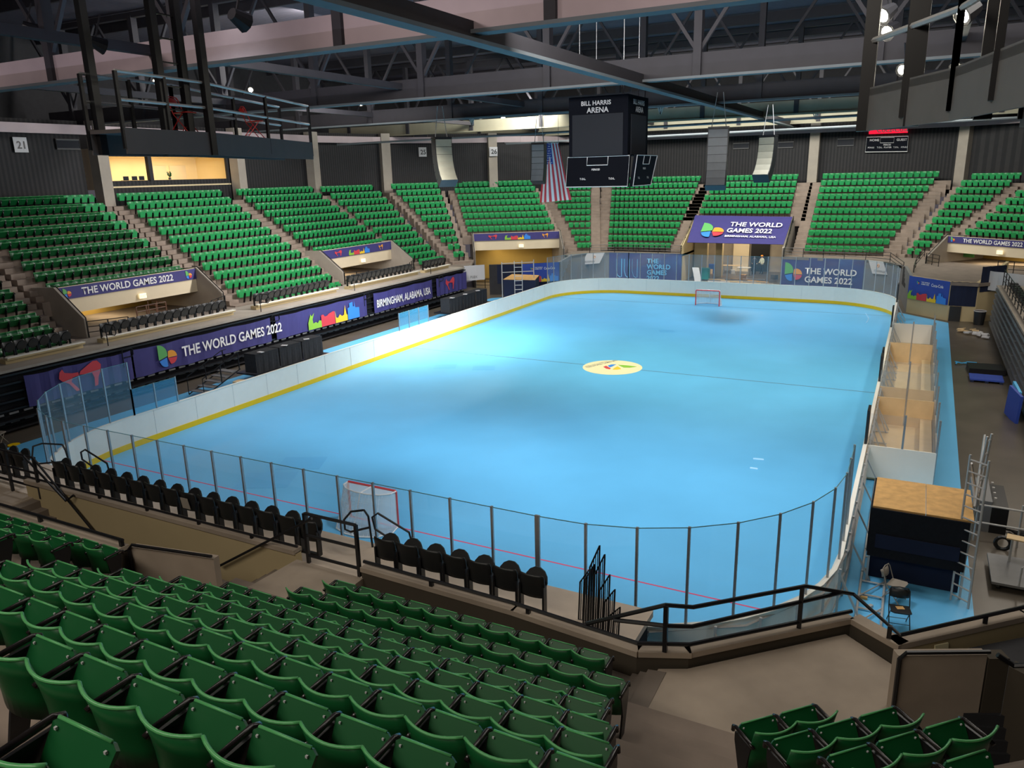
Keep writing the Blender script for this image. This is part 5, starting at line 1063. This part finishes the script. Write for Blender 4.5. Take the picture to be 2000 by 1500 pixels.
MB().bb((-.7, -.6, .10), (.65, .5, .17)).build('top', 'bluebn', pt2)
for x in (-.6, -.02, .55): MB().bb((x-.07, -.6, 0), (x+.07, .5, .1)).build('runner', 'navy', pt2)
for i, (x, y, a_) in enumerate(((17.45, -1.3, .1), (17.35, -2.0, .25))):
    o = MB().box((x, y, .6), (.10, 1.2, 1.2), a_, .12).build('foam_mat', 'ltblue' if i == 0 else 'bluebn'); tag(o, '%s blue foam mat leaning on the right bleacher' % ('light' if i == 0 else 'dark'), 'mat')
tc_ = thing('rubbish_bin', 'dark round rubbish bin with liner by the tan wall', 'bin', (17.25, 18.85, 0)); MB().tube([(0, 0, 0), (0, 0, .85)], [.28, .34], 14).build('barrel', 'blackp', tc_); MB().tube([(.34*math.cos(a_), .34*math.sin(a_), .86) for a_ in [2*PI*k/14 for k in range(14)]], .03, 5, True).build('liner', 'dimwhite', tc_)
dr = MB().bb((15.6, 19.5, 0), (16.25, 19.63, .95)).build('door_5', 'blackp'); struct(dr, 'dark low door in the tan wall at the far right corner')
# right pull-out bleacher
rbz = thing('retractable_bleacher', 'folded pull-out bleacher with slatted grey rows along the right edge', 'bleacher', (17.7, 0, 0))
for k in range(7):
    for j in range(9): MB().bb((.05+.02*k, -5+j*2.62, .18+k*.34), (.32+.02*k, -5+j*2.62+2.5, .34+k*.34)).build('slatted_row', 'grey', rbz)
MB().bb((.30, -5, 0), (1.6, 18.5, 2.45)).build('body', 'blackf', rbz); MB().bb((.2, -5, 2.45), (4.5, 18.5, 2.55)).build('deck', 'concl', rbz)
railing([(18.2, -4, 2.55), (18.2, 18.4, 2.55)], 'black railing on top of the right bleacher', .95, 1.4)
wd = flat((17.6, 20.2), (19.8, 18.4), 2.0, 3.2, 'white_sheet', 'white sheet hanging behind the railing at the right edge', 'dimwhite', cat='sheet')
bt = MB()
for j in range(24): bt.bb((18.5, 17.8-j*.9, 2.56), (18.95, 18.3-j*.9, 2.75))
o = bt.build('folded_chairs', 'blackp'); o.name = 'folded_chairs'; tag(o, 'folded black chair rows lying on the right platform', 'chairs', kind='stuff')
# ---------------------------------------------------------------- left side team benches, stage and steps
def stage(y0, y1, n, lab, i0):
    t = thing('team_stage', 'low black stage %s' % lab, 'stage', (-15.6, y0, 0))
    MB().bb((-.9, 0, .38), (.85, y1-y0, .45)).build('deck', 'blackm', t)
    for k in range(int((y1-y0)/1.3)+1): MB().bar((.8, .1+k*1.25, 0), (.8, .1+k*1.25, .38), .05).build('leg', 'alu', t)
    for k in range(n):
        a_, b2 = y0+.15+(y1-y0-.3)*k/n, y0+.05+(y1-y0-.3)*(k+1)/n; tt = thing('draped_table', 'black cloth covered table on the stage %s, %s from left' % (lab, ORD[k]), 'table', (-15.6, a_, .45))
        mb = MB(); L_ = b2-a_; m_ = 12; vs = []
        ring_ = [(-.4, 0)]+[(-.4, 0)]; P = [(.4, L_*j/m_) for j in range(m_+1)]
        for (x, y) in P: w = .025*math.sin(y*14); vs += [(x+w, y, 0), (x-.02, y, 1.0)]
        mb.raw(vs, [(2*j, 2*j+2, 2*j+3, 2*j+1) for j in range(m_)]); mb.bb((-.4, 0, .97), (.39, L_, 1.0)); mb.bb((-.4, 0, .02), (.36, .02, .98)).bb((-.4, L_-.02, .02), (.36, L_, .98)); mb.build('tablecloth', 'clothd', tt)
    for k in range(n):
        ob = MB().box((-15.3, y0+.6+(y1-y0-.3)*k/n, 1.475), (.3, .22, .03), .4*k).build('paper_sheet', 'dimwhite'); tag(ob, 'pale sheet on the draped table %s, %s from left' % (lab, ORD[k]), 'paper')
stage(-9.7, -4.4, 3, 'in front of the left banner', 0); stage(8.5, 14.2, 3, 'near the far left corner', 3)
ss = thing('portable_stairs', 'black portable stairs with handrails beside the left stage', 'stairs', (-15.9, -10.2, 0))
for k in range(5): MB().bb((-.55, -.35-.42*k-.38, .82-.15*k), (.45, -.42*k-.35, .86-.15*k)).build('tread', 'grey', ss)
for x in (-.57, .47): MB().tube([(x, -.2, .9), (x, -2.5, .1)], .03, 5).build('stringer', 'blackm', ss); MB().tube([(x, 0, 1.75), (x, -.3, 1.75), (x, -2.5, .95), (x, -2.5, .1)], .022, 5).build('handrail', 'blackm', ss)
for x in (-.57, .47): MB().bar((x, -.25, .85), (x, -.25, 1.75), .04).bar((x, -1.4, .5), (x, -1.4, 1.35), .04).build('rail_post', 'blackm', ss)
o = MB().box((-15.2, -10.6, .3), (.7, .5, .14), .2).build('cardboard_box', 'plyl'); tag(o, 'flat pale cardboard box beside the left stage', 'box')
o = MB().box((-13.6, -11.6, .25), (.5, .35, .4), .2).build('carton', 'grey'); tag(o, 'small carton near the boards by the portable stairs', 'box')
# far left crate with plywood top and scaffold
cr = thing('draped_box', 'black draped box with plywood top in the far left corner', 'box', (-14.8, 19.0, 0))
q1 = [PZ(983, 546, 1.75), PZ(1045, 547, 1.75), PZ(1053, 538, 1.75), PZ(1000, 536, 1.75)]
b0 = Vector((-14.8, 19.0, 0)); MB().prism([(q_.x-b0.x, q_.y-b0.y) for q_ in q1], 0, 1.74).build('drape', 'navy', cr); MB().prism([(q_.x-b0.x, q_.y-b0.y) for q_ in q1], 1.74, 1.78).build('plywood_top', 'ply', cr)
p0 = PZ(979, 618, 0); ladder((p0.x-1.2, p0.y+4.5, 0), (p0.x-1.2, p0.y+4.5, 3.4), (.5, .3, 0), 10, 'tall scaffold ladder beside the draped box in the far left corner', .03)
pb_ = PZ(979, 618, 0); fr2 = tube_t([[(q1[0].x-.1, q1[0].y, 2.3), (q1[0].x+1.9, q1[0].y+1.6, 2.3)], [(q1[0].x-.1, q1[0].y, 3.0), (q1[0].x+1.9, q1[0].y+1.6, 3.0)]], 'scaffold_rail', 'grey scaffold rails above the plywood box in the far left corner', 'scaffold', .03, [((q1[0].x-.1, q1[0].y, 0), (q1[0].x-.1, q1[0].y, 3.1)), ((q1[0].x+1.9, q1[0].y+1.6, 1.8), (q1[0].x+1.9, q1[0].y+1.6, 3.2))], 'alu')
# ---------------------------------------------------------------- far gate: people and clutter
def person(p, rz, label, top, low, hat=None, lean=0.0):
    t = thing('person', label, 'person', p, rz)
    V = [(0, 0, .95), (0, 0, 1.15), (0, .02, 1.38), (0, .03, 1.52), (0, .05, 1.62), (.18, 0, 1.40), (.24, .04, 1.14), (.20, .22, 1.02), (-.18, 0, 1.40), (-.24, .02, 1.14), (-.21, .18, .98), (.10, 0, .88), (.11, .03, .50), (.12, 0, .08), (.12, .14, .04), (-.10, 0, .88), (-.11, .05, .50), (-.12, -.02, .08), (-.12, .12, .04)]
    R_ = [.15, .14, .16, .06, .10, .065, .048, .036, .065, .048, .036, .10, .07, .048, .04, .10, .07, .048, .04]
    E_ = [(0, 1), (1, 2), (2, 3), (3, 4), (2, 5), (5, 6), (6, 7), (2, 8), (8, 9), (9, 10), (0, 11), (11, 12), (12, 13), (13, 14), (0, 15), (15, 16), (16, 17), (17, 18)]
    me = bpy.data.meshes.new('body'); me.from_pydata(V, E_, []); me.materials.append(MT[top]); me.materials.append(MT[low]); me.materials.append(MT['skin'])
    o = bpy.data.objects.new('body', me); COL.objects.link(o); o.parent = t
    sk = o.modifiers.new('skin', 'SKIN'); sk.use_smooth_shade = True; o.modifiers.new('sub', 'SUBSURF').levels = 1
    for i, v in enumerate(me.skin_vertices[0].data): v.radius = (R_[i], R_[i]*.8 if i in (0, 1, 2) else R_[i]); v.use_root = (i == 0)
    dg = bpy.context.evaluated_depsgraph_get(); me2 = bpy.data.meshes.new_from_object(o.evaluated_get(dg)); o.modifiers.clear(); o.data = me2
    me2.materials.clear(); [me2.materials.append(MT[k]) for k in (top, low, 'skin')]
    for f in me2.polygons:
        c = f.center; f.material_index = 2 if (c.z > 1.50 or (abs(c.x) > .17 and c.z < 1.08 and c.y > .12)) else (1 if c.z < .95 else 0); f.use_smooth = True
    if hat: MB().tube([(0, .05, 1.68), (0, .05, 1.73), (0, .05, 1.79)], [.135, .12, .05], 12).build('hard_hat', hat, t, True)
    else: MB().tube([(0, .03, 1.63), (0, .03, 1.70), (0, .03, 1.74)], [.115, .11, .05], 12).build('hair', 'blackp', t, True)
pf = PZ(1487, 535, 0); person((pf.x, pf.y, 0), 2.6, 'person in a pale vest and orange hard hat standing in the far gate', 'hivis', 'jeans', 'orange')
pg = PZ(1472, 536, 0); person((pg.x, pg.y, 0), 3.4, 'person in dark clothes standing in the far gate', 'jeans', 'jeans')
def tbl(p, rz, lab, m='plyl', L_=1.8, W2=.75, h=.74):
    t = thing('work_table', lab, 'table', p, rz); MB().bb((-L_/2, -W2/2, h-.04), (L_/2, W2/2, h)).build('tabletop', m, t)
    for x in (-.8, .8):
        for y in (-.3, .3): MB().bar((x*L_/1.8, y, 0), (x*L_/1.8, y, h-.04), .04).build('leg', 'alu', t)
p = PZ(1430, 533, 0); tbl((p.x, p.y, 0), .1, 'pale work table in front of the dark gate door'); p2_ = PZ(1465, 538, 0); tbl((p2_.x-.6, p2_.y, 0), -.1, 'second work table beside the two people', 'dimwhite', 1.2)
random.seed(11)
for i in range(12):
    u = 1395+i*8.5; v = 548+(i % 3)*5; q_ = PZ(u, v, 0); a_ = random.random()*.6-.3
    o = MB().box((q_.x, q_.y, .10+.05*(i % 3)), (1.9, .12, .08), a_).build('timber_board', ['plyl', 'dimwhite', 'ply', 'concl'][i % 4]); tag(o, 'loose timber board on the far gate floor, %s from left' % ORD[i], 'board', 'timber boards in the far gate')
for i, (u, v, m, s) in enumerate([(1410, 520, 'ply', .35), (1420, 516, 'dimwhite', .3), (1403, 527, 'plyl', .45), (1452, 545, 'ply', .4), (1440, 529, 'dimwhite', .35), (1512, 545, 'grey', .4)]):
    q_ = PZ(u, v, 0); q_.y = min(q_.y, 39.8-.7*i+(2 if i > 3 else 0)); o = MB().box((q_.x, q_.y, s/2), (s*1.3, s, s), i*.5).build('carton', m); tag(o, '%s carton in the far gate, %s from left' % ({'ply': 'brown', 'plyl': 'pale', 'dimwhite': 'white', 'grey': 'grey'}[m], ORD[[2, 1, 0, 4, 3, 5][i]]), 'box')
tq = PZ(1377, 547, 0); tg = thing('teal_bin', 'teal wheeled bin inside the far gate', 'bin', (tq.x, tq.y, 0)); MB().bb((-.35, -.3, .1), (.35, .3, 1.05)).build('bin_body', 'teal', tg); MB().bb((-.38, -.33, 1.05), (.38, .33, 1.1)).build('lid', 'teal', tg)
wq = PZ(1368, 552, 0); o = MB().slab([(wq.x-.5, wq.y, 0), (wq.x+.1, wq.y, 0), (wq.x-.35, wq.y+.6, 1.25), (wq.x-.95, wq.y+.6, 1.25)], (0, .1, 0), .05).build('leaning_panel', 'dimwhite'); tag(o, 'white panel leaning beside the teal bin', 'panel')
o = MB().box((PZ(1404, 527, 0).x, 38.5, .45), (.6, .5, .9), .2).build('blue_tub', 'bluebn'); tag(o, 'dark blue tub by the cartons in the far gate', 'tub')
# items at the left edge behind the rink
fold_chair((-17.9, -20.6, 0), .4, 'beige folding chair on the floor at the far left edge', 'cork', 'cork')
cl = MB(); P = [(-19.6, -20.6), (-18.9, -20.9), (-18.5, -21.4)]
for i in range(2): cl.slab([(P[i][0], P[i][1], 0), (P[i+1][0], P[i+1][1], 0), (P[i+1][0]-.3, P[i+1][1], 2.6), (P[i][0], P[i][1], 2.6)], (0, 1, 0), .04)
o = cl.build('tan_curtain', 'concl'); tag(o, 'tan curtain hanging at the left edge beside the bleacher end', 'curtain')
o = MB().prism(arc(-17.3, -20.4, .22, 0, 360, 14)[:-1], .002, .02).build('floor_marker', 'yellow'); tag(o, 'small yellow disc on the floor at the left edge', 'marker')
railing([(-19.2, -20.1, 2.53), (-21.5, -20.1, 2.53)], 'black railing closing the left end of the platform', 1.0, .35)
pk = MB().raw([], []);
ph = PX(372, 1000-10, 0) if False else None
x_ = xa+(xb-xa)*8/14; o = MB().slab([(x_-.12, -26.20, 2.96), (x_+.12, -26.20, 2.96), (x_+.10, -26.235, 3.22), (x_-.12, -26.235, 3.22)], (0, -1, 0), .01).build('paper_notice', 'concl'); tag(o, 'tan paper notice stuck on the ninth black chair back', 'notice')
